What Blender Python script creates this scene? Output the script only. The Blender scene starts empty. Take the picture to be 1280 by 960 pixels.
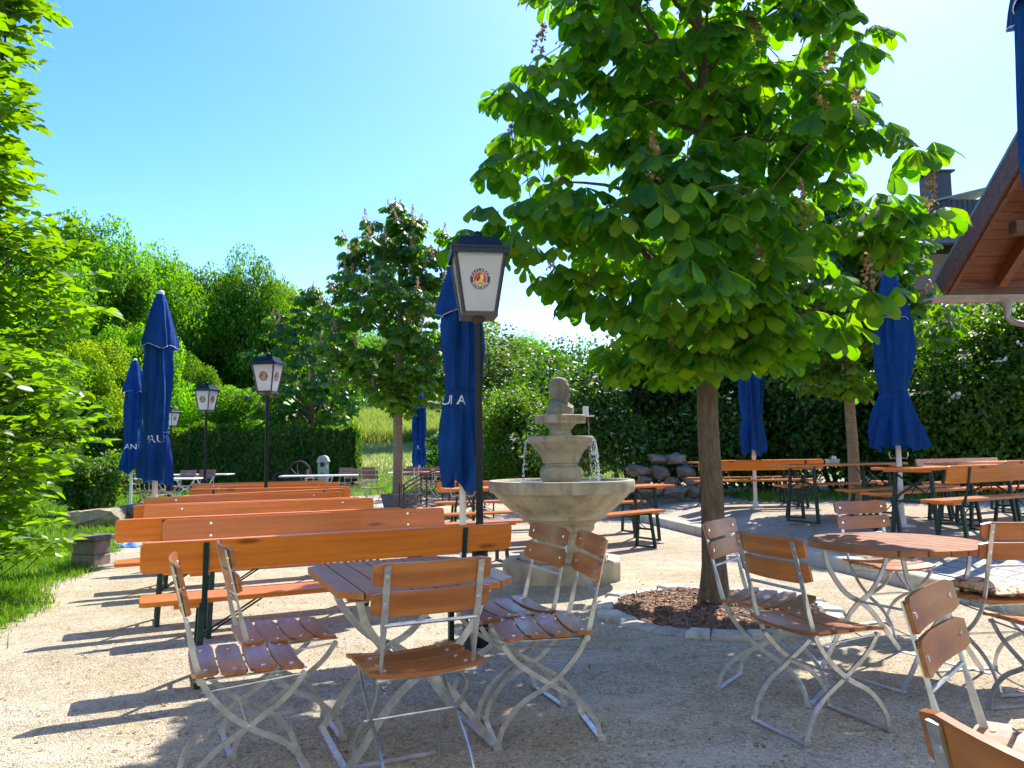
import bpy, math, random
import numpy as np
from mathutils import Vector, Matrix
PI = math.pi
R = math.radians
sc = bpy.context.scene
COL = sc.collection
rng = np.random.default_rng(7)
random.seed(7)

# ------------------------------------------------------------------ camera
F, CX, CY, HOR, CAMH = 950.0, 640.0, 480.0, 565.0, 1.28
th, rl = math.atan((HOR - CY) / F), R(0.65)
fw = Vector((0, math.cos(th), math.sin(th))); rt = Vector((1, 0, 0)); up = rt.cross(fw)
rt2 = rt * math.cos(rl) - up * math.sin(rl); up2 = up * math.cos(rl) + rt * math.sin(rl)
cam = bpy.data.cameras.new('camera'); co = bpy.data.objects.new('camera', cam); COL.objects.link(co)
m = Matrix((rt2, up2, -fw)).transposed().to_4x4(); m.translation = (0, 0, CAMH); co.matrix_world = m
cam.sensor_width = 36; cam.lens = F / 1280 * 36; cam.clip_end = 2000; cam.clip_start = 0.05
sc.camera = co
def ray(px, py):
    return (fw * F + rt2 * (px - CX) - up2 * (py - CY)) / F
def onz(px, py, z=0.0):
    r = ray(px, py); t = (z - CAMH) / r.z
    return Vector((r.x * t, r.y * t, z))
def ond(px, py, d):
    r = ray(px, py); t = d / r.y
    return Vector((r.x * t, d, CAMH + r.z * t))

# ------------------------------------------------------------------ light
SUN = Vector((0.37, 0.70, 1.0)).normalized()
SUN_STRENGTH, SKY_STRENGTH, EXPOSURE = 2.0, 0.077, 2.32
sl = bpy.data.lights.new('sun', 'SUN'); sl.energy = SUN_STRENGTH; sl.angle = R(0.5); sl.color = (1.0, 0.945, 0.86)
so = bpy.data.objects.new('sun', sl); COL.objects.link(so); so.location = (10, 20, 30)
so.rotation_euler = SUN.to_track_quat('Z', 'Y').to_euler()
w = bpy.data.worlds.new('World'); sc.world = w; w.use_nodes = True
nt = w.node_tree; bg = nt.nodes['Background']
sky = nt.nodes.new('ShaderNodeTexSky'); sky.sky_type = 'NISHITA'; sky.sun_disc = False
sky.sun_elevation = math.asin(SUN.z); sky.sun_rotation = math.atan2(SUN.x, SUN.y)
sky.altitude = 300; sky.air_density = 1.0; sky.dust_density = 0.6; sky.ozone_density = 1.5
hs_ = nt.nodes.new('ShaderNodeHueSaturation'); hs_.inputs['Saturation'].default_value = 1.40; hs_.inputs['Hue'].default_value = 0.512
nt.links.new(sky.outputs[0], hs_.inputs['Color']); nt.links.new(hs_.outputs[0], bg.inputs[0]); bg.inputs[1].default_value = SKY_STRENGTH
vs = sc.view_settings; vs.view_transform = 'Standard'; vs.look = 'None'; vs.exposure = EXPOSURE; vs.gamma = 1; vs.use_curve_mapping = False
sc.cycles.use_denoising = True
sc.cycles.max_bounces = 8; sc.cycles.transparent_max_bounces = 8
sc.render.use_persistent_data = False

# ------------------------------------------------------------------ materials
def newmat(name):
    mt = bpy.data.materials.new(name); mt.use_nodes = True
    n = mt.node_tree.nodes; b = n['Principled BSDF']
    return mt, mt.node_tree, b
def N(nt, t, **kw):
    n = nt.nodes.new(t)
    for k, v in kw.items():
        if k in n.inputs: n.inputs[k].default_value = v
        else: setattr(n, k, v)
    return n
def ramp(nt, fac, cols):
    r = nt.nodes.new('ShaderNodeValToRGB'); e = r.color_ramp.elements
    while len(e) < len(cols): e.new(0.5)
    for i, (p, c) in enumerate(cols):
        e[i].position = p; e[i].color = (*c, 1)
    nt.links.new(fac, r.inputs[0]); return r.outputs[0]
def mixc(nt, fac, a, b, blend='MIX'):
    m = nt.nodes.new('ShaderNodeMix'); m.data_type = 'RGBA'; m.blend_type = blend
    for s, v in ((0, fac), (6, a), (7, b)):
        if isinstance(v, (int, float)): m.inputs[s].default_value = v
        elif isinstance(v, tuple): m.inputs[s].default_value = (*v, 1)
        else: nt.links.new(v, m.inputs[s])
    return m.outputs[2]
def bump(nt, b, h, strength=0.3, dist=0.01):
    bp = nt.nodes.new('ShaderNodeBump'); bp.inputs['Strength'].default_value = strength; bp.inputs['Distance'].default_value = dist
    nt.links.new(h, bp.inputs['Height']); nt.links.new(bp.outputs[0], b.inputs['Normal'])
def noise(nt, vec, scale, detail=4, rough=0.6):
    n = nt.nodes.new('ShaderNodeTexNoise'); n.inputs['Scale'].default_value = scale; n.inputs['Detail'].default_value = detail; n.inputs['Roughness'].default_value = rough
    nt.links.new(vec, n.inputs['Vector']); return n.outputs[0]
def coord(nt, kind='Object', scale=None, rot=None):
    t = nt.nodes.new('ShaderNodeTexCoord'); o = t.outputs[kind]
    if scale or rot:
        mp = nt.nodes.new('ShaderNodeMapping')
        if scale: mp.inputs['Scale'].default_value = scale
        if rot: mp.inputs['Rotation'].default_value = rot
        nt.links.new(o, mp.inputs[0]); o = mp.outputs[0]
    return o
def world_pos(nt):
    return nt.nodes.new('ShaderNodeNewGeometry').outputs['Position']

def plain(name, c, rough=0.5, metal=0.0, spec=0.5, var=0.15, scale=30, bumps=0.0, coat=0.0):
    mt, nt, b = newmat(name)
    v = coord(nt)
    n = noise(nt, v, scale)
    d = tuple(x * (1 - var) for x in c); l = tuple(min(1, x * (1 + var)) for x in c)
    nt.links.new(ramp(nt, n, [(0.3, d), (0.7, l)]), b.inputs['Base Color'])
    b.inputs['Roughness'].default_value = rough; b.inputs['Metallic'].default_value = metal
    b.inputs['Specular IOR Level'].default_value = spec; b.inputs['Coat Weight'].default_value = coat
    if bumps: bump(nt, b, n, bumps, 0.01)
    return mt

def wood(name, dark, mid, light, rough=0.32, coat=0.25, axis='x', knots=True):
    mt, nt, b = newmat(name)
    s = {'x': (1.2, 26, 26), 'y': (26, 1.2, 26)}[axis]
    oi = nt.nodes.new('ShaderNodeObjectInfo')
    v = coord(nt, 'Object', s)
    ad = nt.nodes.new('ShaderNodeVectorMath'); ad.operation = 'ADD'
    nt.links.new(v, ad.inputs[0])
    cm = nt.nodes.new('ShaderNodeVectorMath'); cm.operation = 'SCALE'; cm.inputs[3].default_value = 37.0
    nt.links.new(oi.outputs['Random'], cm.inputs[0]); nt.links.new(cm.outputs[0], ad.inputs[1])
    n = noise(nt, ad.outputs[0], 1.0, 6, 0.62)
    c = ramp(nt, n, [(0.28, dark), (0.5, mid), (0.74, light)])
    if knots:
        k = nt.nodes.new('ShaderNodeTexVoronoi'); k.inputs['Scale'].default_value = 1.0
        kv = coord(nt, 'Object', {'x': (1.6, 7, 7), 'y': (7, 1.6, 7)}[axis])
        nt.links.new(kv, k.inputs['Vector'])
        kf = ramp(nt, k.outputs['Distance'], [(0.06, (1, 1, 1)), (0.14, (0, 0, 0))])
        c = mixc(nt, kf, c, tuple(x * 0.45 for x in dark))
    wn = noise(nt, coord(nt, 'Object', (2.2, 9, 9)), 1.3, 8, 0.75)
    c = mixc(nt, ramp(nt, wn, [(0.54, (0, 0, 0)), (0.70, (0.42, 0.42, 0.42))]), c, tuple(x * 0.62 + 0.012 for x in dark))
    sn = noise(nt, coord(nt, 'Object', (3, 40, 40)), 3.0, 4, 0.8)
    c = mixc(nt, ramp(nt, sn, [(0.66, (0, 0, 0)), (0.74, (0.35, 0.35, 0.35))]), c, tuple(min(1, x * 1.15 + 0.06) for x in light))
    # each board a little different
    hs = nt.nodes.new('ShaderNodeHueSaturation')
    mr = nt.nodes.new('ShaderNodeMapRange'); mr.inputs[3].default_value = 0.8; mr.inputs[4].default_value = 1.15
    nt.links.new(oi.outputs['Random'], mr.inputs[0]); nt.links.new(mr.outputs[0], hs.inputs['Value']); nt.links.new(c, hs.inputs['Color'])
    nt.links.new(hs.outputs[0], b.inputs['Base Color'])
    rr = nt.nodes.new('ShaderNodeMapRange'); rr.inputs[3].default_value = rough - 0.08; rr.inputs[4].default_value = rough + 0.12
    nt.links.new(noise(nt, coord(nt), 9), rr.inputs[0]); nt.links.new(rr.outputs[0], b.inputs['Roughness'])
    b.inputs['Coat Weight'].default_value = coat; b.inputs['Coat Roughness'].default_value = 0.12
    bump(nt, b, n, 0.12, 0.003)
    return mt

def leafmat(name, cols, trans, tmix=0.42, rough=0.42, clump=0.6, spec=0.45, vlo=0.72, vhi=1.3):
    mt, nt, b = newmat(name)
    g = nt.nodes.new('ShaderNodeNewGeometry')
    c = ramp(nt, g.outputs['Random Per Island'], [(i / (len(cols) - 1), x) for i, x in enumerate(cols)])
    n = noise(nt, g.outputs['Position'], clump, 2)
    hv = nt.nodes.new('ShaderNodeHueSaturation')
    mr = nt.nodes.new('ShaderNodeMapRange'); mr.inputs[1].default_value = 0.3; mr.inputs[2].default_value = 0.7; mr.inputs[3].default_value = vlo; mr.inputs[4].default_value = vhi
    nt.links.new(n, mr.inputs[0]); nt.links.new(mr.outputs[0], hv.inputs['Value']); nt.links.new(c, hv.inputs['Color'])
    nt.links.new(hv.outputs[0], b.inputs['Base Color'])
    b.inputs['Roughness'].default_value = rough; b.inputs['Specular IOR Level'].default_value = spec
    tl = nt.nodes.new('ShaderNodeBsdfTranslucent')
    tc = mixc(nt, 0.35, hv.outputs[0], trans, 'MIX')
    hv2 = nt.nodes.new('ShaderNodeHueSaturation'); hv2.inputs['Value'].default_value = 1.9; hv2.inputs['Saturation'].default_value = 1.1
    nt.links.new(tc, hv2.inputs['Color']); nt.links.new(hv2.outputs[0], tl.inputs['Color'])
    mx = nt.nodes.new('ShaderNodeMixShader'); mx.inputs[0].default_value = tmix
    nt.links.new(b.outputs[0], mx.inputs[1]); nt.links.new(tl.outputs[0], mx.inputs[2])
    nt.links.new(mx.outputs[0], nt.nodes['Material Output'].inputs['Surface'])
    return mt

M = {}
M['orange'] = wood('orange_lacquered_pine', (0.48, 0.115, 0.008), (0.61, 0.165, 0.012), (0.72, 0.225, 0.020), 0.30, 0.2)
M['slat'] = wood('brown_varnished_slats', (0.22, 0.068, 0.014), (0.33, 0.108, 0.024), (0.45, 0.165, 0.042), 0.34, 0.12, knots=False)
M['slat_far'] = wood('weathered_slats', (0.16, 0.07, 0.045), (0.24, 0.11, 0.07), (0.33, 0.17, 0.11), 0.4, 0.1, knots=False)
M['tabletop'] = wood('table_boards', (0.24, 0.075, 0.018), (0.35, 0.115, 0.028), (0.45, 0.16, 0.042), 0.36, 0.12, axis='y', knots=False)
M['metal'] = plain('galvanised_steel', (0.52, 0.53, 0.54), 0.36, 0.85, 0.5, 0.3, 14, 0.05)
M['bolt'] = plain('zinc_bolt', (0.75, 0.75, 0.74), 0.25, 0.9, 0.5, 0.1)
M['green'] = plain('dark_green_steel', (0.008, 0.032, 0.028), 0.45, 0.0, 0.3, 0.4)
M['black'] = plain('black_lamp_paint', (0.006, 0.0065, 0.009), 0.38, 0.0, 0.25, 0.3)
M['navy'] = plain('navy_lamp_roof', (0.006, 0.014, 0.035), 0.4, 0.0, 0.3, 0.4, 18)
M['rust'] = plain('rusty_iron', (0.07, 0.042, 0.030), 0.7, 0.2, 0.4, 0.4)
M['whitepole'] = plain('white_pole_paint', (0.72, 0.71, 0.68), 0.4, 0.0, 0.5, 0.08)
M['whitetop'] = plain('white_table_top', (0.7, 0.68, 0.64), 0.4, 0, 0.5, 0.1)
M['gold'] = plain('gold_lettering', (0.30, 0.13, 0.015), 0.4, 0.2)
M['white'] = plain('white_print', (0.82, 0.82, 0.8), 0.5)
M['blueprint'] = plain('blue_print', (0.012, 0.022, 0.13), 0.5)
M['red'] = plain('red_print', (0.55, 0.045, 0.03), 0.5)
M['yellow'] = plain('yellow_print', (0.72, 0.45, 0.12), 0.5)
M['brownprint'] = plain('brown_print', (0.13, 0.05, 0.02), 0.6)

def blue_cloth():
    mt, nt, b = newmat('blue_umbrella_cloth')
    n = noise(nt, coord(nt), 7, 5)
    nt.links.new(ramp(nt, n, [(0.3, (0.004, 0.048, 0.20)), (0.7, (0.007, 0.078, 0.31))]), b.inputs['Base Color'])
    b.inputs['Roughness'].default_value = 0.8; b.inputs['Specular IOR Level'].default_value = 0.2
    f = noise(nt, coord(nt, 'Object', (9, 9, 2.2)), 2.0, 5)
    bump(nt, b, f, 0.9, 0.05)
    tl = nt.nodes.new('ShaderNodeBsdfTranslucent'); tl.inputs['Color'].default_value = (0.01, 0.10, 0.45, 1)
    mx = nt.nodes.new('ShaderNodeMixShader'); mx.inputs[0].default_value = 0.22
    nt.links.new(b.outputs[0], mx.inputs[1]); nt.links.new(tl.outputs[0], mx.inputs[2])
    nt.links.new(mx.outputs[0], nt.nodes['Material Output'].inputs['Surface'])
    return mt
M['blue'] = blue_cloth()

def lamp_glass():
    mt, nt, b = newmat('opal_lamp_panel')
    b.inputs['Base Color'].default_value = (0.84, 0.84, 0.84, 1); b.inputs['Roughness'].default_value = 0.25
    tl = nt.nodes.new('ShaderNodeBsdfTranslucent'); tl.inputs['Color'].default_value = (0.86, 0.86, 0.84, 1)
    mx = nt.nodes.new('ShaderNodeMixShader'); mx.inputs[0].default_value = 0.6
    nt.links.new(b.outputs[0], mx.inputs[1]); nt.links.new(tl.outputs[0], mx.inputs[2])
    nt.links.new(mx.outputs[0], nt.nodes['Material Output'].inputs['Surface'])
    return mt
M['opal'] = lamp_glass()

def stone(name, a, b_, c, scale=6, rough=0.85, bs=0.4, moss=None):
    vary = 'rock' in name or 'edging' in name
    mt, nt, b = newmat(name)
    v = coord(nt)
    n = noise(nt, v, scale, 8, 0.65)
    col = ramp(nt, n, [(0.3, a), (0.5, b_), (0.7, c)])
    s = noise(nt, coord(nt, 'Object', (5, 5, 1.2)), 1.6, 6, 0.7)
    col = mixc(nt, ramp(nt, s, [(0.50, (0, 0, 0)), (0.72, (0.8, 0.8, 0.8))]), col, moss or tuple(x * 0.55 for x in a))
    f = noise(nt, v, scale * 18, 3)
    col = mixc(nt, ramp(nt, f, [(0.58, (0, 0, 0)), (0.72, (0.35, 0.35, 0.35))]), col, tuple(x * 0.5 for x in a))
    oi = nt.nodes.new('ShaderNodeObjectInfo'); hs = nt.nodes.new('ShaderNodeHueSaturation'); mr = nt.nodes.new('ShaderNodeMapRange'); mr.inputs[3].default_value = 0.78; mr.inputs[4].default_value = 1.22
    nt.links.new(oi.outputs['Random'], mr.inputs[0]); nt.links.new(mr.outputs[0], hs.inputs['Value']); nt.links.new(col, hs.inputs['Color']); col = hs.outputs[0] if vary else col
    nt.links.new(col, b.inputs['Base Color']); b.inputs['Roughness'].default_value = rough
    ad = nt.nodes.new('ShaderNodeMath'); ad.operation = 'ADD'; nt.links.new(n, ad.inputs[0]); nt.links.new(f, ad.inputs[1])
    bump(nt, b, ad.outputs[0], bs, 0.012)
    return mt
M['fountain'] = stone('cast_sandstone', (0.27, 0.23, 0.16), (0.40, 0.345, 0.24), (0.51, 0.45, 0.33), 3.2, 0.8, 0.35, (0.16, 0.135, 0.085))
M['bust'] = stone('carved_grey_brown_stone', (0.22, 0.185, 0.15), (0.29, 0.245, 0.20), (0.36, 0.31, 0.255), 7, 0.85, 0.35)
M['rock'] = stone('brown_rock', (0.11, 0.085, 0.065), (0.19, 0.155, 0.12), (0.29, 0.25, 0.20), 3.5, 0.9, 0.9)
M['boulder'] = stone('sandstone_boulder', (0.26, 0.19, 0.11), (0.38, 0.29, 0.17), (0.46, 0.38, 0.26), 3, 0.9, 0.9)
M['kerb'] = stone('kerb_concrete', (0.40, 0.37, 0.31), (0.47, 0.44, 0.38), (0.54, 0.51, 0.45), 5, 0.85, 0.2, (0.33, 0.28, 0.19))
M['edging'] = stone('pale_edging_stone', (0.34, 0.325, 0.29), (0.43, 0.41, 0.36), (0.52, 0.49, 0.43), 6, 0.85, 0.5)
M['pedestal'] = stone('brown_grey_pedestal_stone', (0.17, 0.135, 0.115), (0.24, 0.20, 0.17), (0.30, 0.26, 0.22), 5, 0.85, 0.4)
M['terracotta'] = stone('terracotta', (0.38, 0.15, 0.07), (0.46, 0.2, 0.1), (0.5, 0.24, 0.13), 5, 0.85, 0.2)
M['planter'] = stone('grey_planter', (0.10, 0.09, 0.08), (0.15, 0.135, 0.12), (0.2, 0.18, 0.16), 5)

def bark(name, a, b_, c, s=(14, 14, 3.0)):
    mt, nt, b = newmat(name)
    n = noise(nt, coord(nt, 'Object', s), 2.2, 8, 0.7)
    col = ramp(nt, n, [(0.3, a), (0.5, b_), (0.72, c)])
    sp = noise(nt, coord(nt, 'Object', (10, 10, 30)), 2.4, 2)
    col = mixc(nt, ramp(nt, sp, [(0.66, (0, 0, 0)), (0.72, (0.6, 0.6, 0.6))]), col, (0.30, 0.26, 0.18))
    nt.links.new(col, b.inputs['Base Color']); b.inputs['Roughness'].default_value = 0.9
    bump(nt, b, n, 1.0, 0.045); return mt
M['bark'] = bark('brown_bark', (0.07, 0.048, 0.029), (0.14, 0.098, 0.06), (0.24, 0.175, 0.11))
M['bark_pale'] = bark('straw_mat_trunk_wrap', (0.20, 0.135, 0.075), (0.30, 0.21, 0.12), (0.40, 0.29, 0.18), (3, 3, 22))
M['bark_dark'] = bark('dark_bark', (0.02, 0.016, 0.012), (0.04, 0.032, 0.024), (0.07, 0.056, 0.04))

M['chestnut'] = leafmat('chestnut_leaves', [(0.018, 0.088, 0.020), (0.028, 0.120, 0.020), (0.05, 0.16, 0.018), (0.15, 0.22, 0.016)], (0.26, 0.50, 0.010), 0.57, 0.5, 1.1, 0.3, 0.65, 1.4)
M['chestnut_young'] = leafmat('young_chestnut_leaves', [(0.020, 0.078, 0.020), (0.032, 0.108, 0.020), (0.055, 0.14, 0.02), (0.11, 0.17, 0.02)], (0.22, 0.42, 0.014), 0.48, 0.36, 1.1)
M['dogwood'] = leafmat('bright_shrub_leaves', [(0.035, 0.10, 0.010), (0.055, 0.145, 0.012), (0.085, 0.19, 0.016), (0.12, 0.23, 0.02)], (0.30, 0.46, 0.015), 0.5, 0.36, 0.9)
M['ash'] = leafmat('light_tree_leaves', [(0.055, 0.17, 0.018), (0.08, 0.215, 0.02), (0.115, 0.26, 0.024)], (0.30, 0.56, 0.025), 0.55, 0.6, 0.35, 0.2, 0.5, 1.45)
M['wood_tree'] = leafmat('mid_tree_leaves', [(0.048, 0.14, 0.018), (0.07, 0.18, 0.02), (0.10, 0.215, 0.024)], (0.26, 0.48, 0.025), 0.55, 0.6, 0.35, 0.2, 0.5, 1.45)
M['lime_tree'] = leafmat('yellow_green_tree_leaves', [(0.09, 0.17, 0.010), (0.13, 0.22, 0.014), (0.17, 0.25, 0.02)], (0.42, 0.54, 0.015), 0.55, 0.6, 0.35, 0.2, 0.5, 1.45)
M['dark_tree'] = leafmat('deep_green_tree_leaves', [(0.035, 0.105, 0.012), (0.055, 0.14, 0.014), (0.08, 0.17, 0.018)], (0.24, 0.42, 0.015), 0.5, 0.6, 0.35, 0.2, 0.5, 1.45)
M['fruit'] = leafmat('olive_tree_leaves', [(0.04, 0.075, 0.016), (0.06, 0.105, 0.02), (0.09, 0.13, 0.03)], (0.22, 0.29, 0.03), 0.45, 0.5, 0.5)
M['thuja'] = leafmat('thuja_sprays', [(0.022, 0.07, 0.010), (0.036, 0.105, 0.012), (0.075, 0.15, 0.014)], (0.22, 0.36, 0.012), 0.38, 0.55, 1.2)
M['hedge_dark'] = leafmat('dark_shrub_leaves', [(0.018, 0.062, 0.012), (0.030, 0.092, 0.014), (0.050, 0.13, 0.016)], (0.18, 0.32, 0.014), 0.38, 0.4, 0.8)
M['shrub'] = leafmat('mid_shrub_leaves', [(0.020, 0.064, 0.010), (0.032, 0.094, 0.012), (0.055, 0.13, 0.014)], (0.16, 0.29, 0.014), 0.38, 0.42, 0.9)
M['elder'] = leafmat('elder_leaves', [(0.03, 0.085, 0.010), (0.05, 0.12, 0.012), (0.08, 0.16, 0.016)], (0.24, 0.38, 0.016), 0.45, 0.45, 0.8)
M['grass'] = leafmat('grass_blades', [(0.035, 0.10, 0.010), (0.05, 0.145, 0.012), (0.085, 0.19, 0.016), (0.11, 0.20, 0.02), (0.24, 0.24, 0.08)], (0.24, 0.42, 0.012), 0.42, 0.6, 1.5, 0.25)
M['meadow'] = leafmat('meadow_blades', [(0.10, 0.16, 0.03), (0.16, 0.21, 0.05), (0.24, 0.25, 0.08)], (0.34, 0.42, 0.06), 0.45, 0.6, 0.3)
M['blossom'] = leafmat('spent_chestnut_blossom', [(0.20, 0.10, 0.05), (0.32, 0.19, 0.09), (0.42, 0.30, 0.15)], (0.4, 0.28, 0.1), 0.3, 0.7, 1)
M['blossom_pink'] = leafmat('pinkish_chestnut_blossom', [(0.26, 0.12, 0.08), (0.38, 0.22, 0.15), (0.50, 0.36, 0.26)], (0.45, 0.28, 0.18), 0.3, 0.7, 1)
M['cream'] = leafmat('cream_blossom', [(0.55, 0.52, 0.36), (0.66, 0.63, 0.46), (0.75, 0.72, 0.58)], (0.6, 0.56, 0.36), 0.3, 0.7, 1)

def water_mat():
    mt, nt, b = newmat('fountain_water')
    b.inputs['Base Color'].default_value = (0.55, 0.65, 0.65, 1); b.inputs['Roughness'].default_value = 0.04
    b.inputs['Transmission Weight'].default_value = 0.85; b.inputs['IOR'].default_value = 1.33
    bump(nt, b, noise(nt, coord(nt), 22, 3), 0.6, 0.02); return mt
M['water'] = water_mat()
def drops_mat():
    mt, nt, b = newmat('falling_water')
    b.inputs['Base Color'].default_value = (0.85, 0.88, 0.9, 1); b.inputs['Roughness'].default_value = 0.08
    b.inputs['Transmission Weight'].default_value = 0.5; b.inputs['IOR'].default_value = 1.33
    return mt
M['drops'] = drops_mat()

# ------------------------------------------------------------------ mesh helpers
class MB:
    def __init__(s): s.v = []; s.f = []; s.mi = []
    def add(s, vs, fs, mi=0, mat=None):
        o = len(s.v)
        for p in vs:
            p = Vector(p)
            s.v.append(tuple(mat @ p) if mat is not None else tuple(p))
        for f in fs:
            s.f.append(tuple(i + o for i in f)); s.mi.append(mi)
        return s
    def box(s, c, d, mi=0, rot=None, bev=0.0):
        hx, hy, hz = d[0] / 2, d[1] / 2, d[2] / 2
        M_ = Matrix.Translation(c) @ (rot.to_4x4() if rot is not None else Matrix())
        if bev <= 0:
            vs = [(x, y, z) for x in (-hx, hx) for y in (-hy, hy) for z in (-hz, hz)]
            return s.add(vs, [(0, 1, 3, 2), (4, 6, 7, 5), (0, 4, 5, 1), (2, 3, 7, 6), (0, 2, 6, 4), (1, 5, 7, 3)], mi, M_)
        # chamfer all edges: 24 verts
        b = min(bev, hx * .9, hy * .9, hz * .9)
        vs = []; idx = {}
        for sx in (-1, 1):
            for sy in (-1, 1):
                for sz in (-1, 1):
                    for ax in range(3):
                        p = [sx * (hx - b), sy * (hy - b), sz * (hz - b)]
                        p[ax] = (sx, sy, sz)[ax] * (hx, hy, hz)[ax]
                        idx[(sx, sy, sz, ax)] = len(vs); vs.append(p)
        fs = []
        for ax in range(3):
            o1, o2 = [a for a in range(3) if a != ax]
            for sg in (-1, 1):
                q = []
                for a, b2 in ((-1, -1), (1, -1), (1, 1), (-1, 1)):
                    k = [0, 0, 0]; k[ax] = sg; k[o1] = a; k[o2] = b2
                    q.append(idx[(*k, ax)])
                fs.append(tuple(q) if (sg > 0) == (ax != 1) else tuple(reversed(q)))
        for ax in range(3):
            o1, o2 = [a for a in range(3) if a != ax]
            for a in (-1, 1):
                for b2 in (-1, 1):
                    q = []
                    for (sg, pl) in ((-1, o1), (1, o1), (1, o2), (-1, o2)):
                        k = [0, 0, 0]; k[ax] = sg; k[o1] = a; k[o2] = b2
                        q.append(idx[(*k, pl)])
                    fs.append(tuple(q))
        for sx in (-1, 1):
            for sy in (-1, 1):
                for sz in (-1, 1):
                    fs.append(tuple(idx[(sx, sy, sz, a)] for a in range(3)))
        return s.add(vs, fs, mi, M_)
    def beam(s, a, b, w, h, mi=0, upv=(0, 0, 1), bev=0.0):
        a, b = Vector(a), Vector(b); d = b - a; L = d.length; y = d / L
        u = Vector(upv)
        if abs(u.dot(y)) > .98: u = Vector((0, 1, 0))
        x = y.cross(u).normalized(); z = x.cross(y)
        rot = Matrix((x, y, z)).transposed()
        return s.box((a + b) / 2, (w, L, h), mi, rot, bev)
    def tube(s, path, r, mi=0, n=8, cap=True):
        P = [Vector(p) for p in path]; rs = r if hasattr(r, '__len__') else [r] * len(P)
        ref = None; rings = []; vs = []
        for i, p in enumerate(P):
            t = (P[min(i + 1, len(P) - 1)] - P[max(i - 1, 0)])
            t = t.normalized() if t.length > 1e-9 else Vector((0, 0, 1))
            if ref is None:
                ref = t.orthogonal().normalized()
            ref = (ref - t * ref.dot(t))
            ref = ref.normalized() if ref.length > 1e-6 else t.orthogonal().normalized()
            bi = t.cross(ref)
            for k in range(n):
                a = 2 * PI * k / n
                vs.append(p + (ref * math.cos(a) + bi * math.sin(a)) * rs[i])
        fs = []
        for i in range(len(P) - 1):
            for k in range(n):
                k2 = (k + 1) % n
                fs.append((i * n + k, i * n + k2, (i + 1) * n + k2, (i + 1) * n + k))
        if cap:
            fs.append(tuple(reversed(range(n)))); fs.append(tuple((len(P) - 1) * n + k for k in range(n)))
        return s.add(vs, fs, mi)
    def lathe(s, prof, n=32, mi=0, c=(0, 0, 0), cap=True):
        vs = []; fs = []
        for r, z in prof:
            for k in range(n):
                a = 2 * PI * k / n
                vs.append((c[0] + r * math.cos(a), c[1] + r * math.sin(a), c[2] + z))
        for i in range(len(prof) - 1):
            for k in range(n):
                k2 = (k + 1) % n
                fs.append((i * n + k, i * n + k2, (i + 1) * n + k2, (i + 1) * n + k))
        if cap:
            fs.append(tuple(reversed(range(n)))); fs.append(tuple((len(prof) - 1) * n + k for k in range(n)))
        return s.add(vs, fs, mi)
    def ribbon(s, path, wx, wn, mi=0):
        """rectangular bar swept along a path in a plane x = const; wx along x, wn in the plane"""
        P = [Vector(p) for p in path]; vs = []
        for i, p in enumerate(P):
            t = (P[min(i + 1, len(P) - 1)] - P[max(i - 1, 0)]).normalized()
            nn = Vector((1, 0, 0)).cross(t).normalized()
            for a, b in ((-1, -1), (1, -1), (1, 1), (-1, 1)):
                vs.append(p + Vector((1, 0, 0)) * (a * wx[i] / 2) + nn * (b * wn[i] / 2))
        fs = []
        for i in range(len(P) - 1):
            for k in range(4):
                k2 = (k + 1) % 4
                fs.append((i * 4 + k, i * 4 + k2, (i + 1) * 4 + k2, (i + 1) * 4 + k))
        fs.append((3, 2, 1, 0)); e = (len(P) - 1) * 4; fs.append((e, e + 1, e + 2, e + 3))
        return s.add(vs, fs, mi)
    def prism(s, poly, a, b, mi=0, mat=None):
        """poly of (u, v) extruded from w=a to w=b; local coordinates (u, w, v)"""
        n = len(poly)
        vs = [(u, a, v) for u, v in poly] + [(u, b, v) for u, v in poly]
        fs = [tuple(range(n)), tuple(reversed(range(n, 2 * n)))] + [(i, i + n, (i + 1) % n + n, (i + 1) % n) for i in range(n)]
        return s.add(vs, fs, mi, mat)
    def build(s, name, mats, parent=None, smooth=False, loc=None):
        me = bpy.data.meshes.new(name); me.from_pydata(s.v, [], s.f)
        mats = mats if isinstance(mats, (list, tuple)) else [mats]
        for m_ in mats: me.materials.append(m_)
        me.polygons.foreach_set('material_index', s.mi)
        import bmesh
        bm = bmesh.new(); bm.from_mesh(me); bmesh.ops.recalc_face_normals(bm, faces=bm.faces); bm.to_mesh(me); bm.free()
        if smooth:
            me.polygons.foreach_set('use_smooth', [True] * len(me.polygons))
            try: me.set_sharp_from_angle(angle=R(40))
            except Exception: pass
        me.update()
        return link(name, me, parent, loc)
def link(name, me, parent=None, loc=None):
    o = bpy.data.objects.new(name, me); COL.objects.link(o)
    if parent is not None: o.parent = parent
    if loc is not None: o.location = loc
    return o
def tag(o, label=None, cat=None, group=None, kind=None):
    for k, v in (('label', label), ('category', cat), ('group', group), ('kind', kind)):
        if v: o[k] = v
    return o
def empty(name, loc=(0, 0, 0), rz=0.0):
    o = bpy.data.objects.new(name, None); COL.objects.link(o); o.location = loc; o.rotation_euler = (0, 0, rz); o.empty_display_size = 0.2
    return o
CH = {}
def kids(o):
    return [c for c in bpy.data.objects if c.parent is o]
def copy_tree(o, parent=None):
    c = o.copy(); COL.objects.link(c); c.parent = parent
    for k in ('label', 'group'):
        if parent is None and k in c: del c[k]
    for ch in kids(o): copy_tree(ch, c)
    return c
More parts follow.
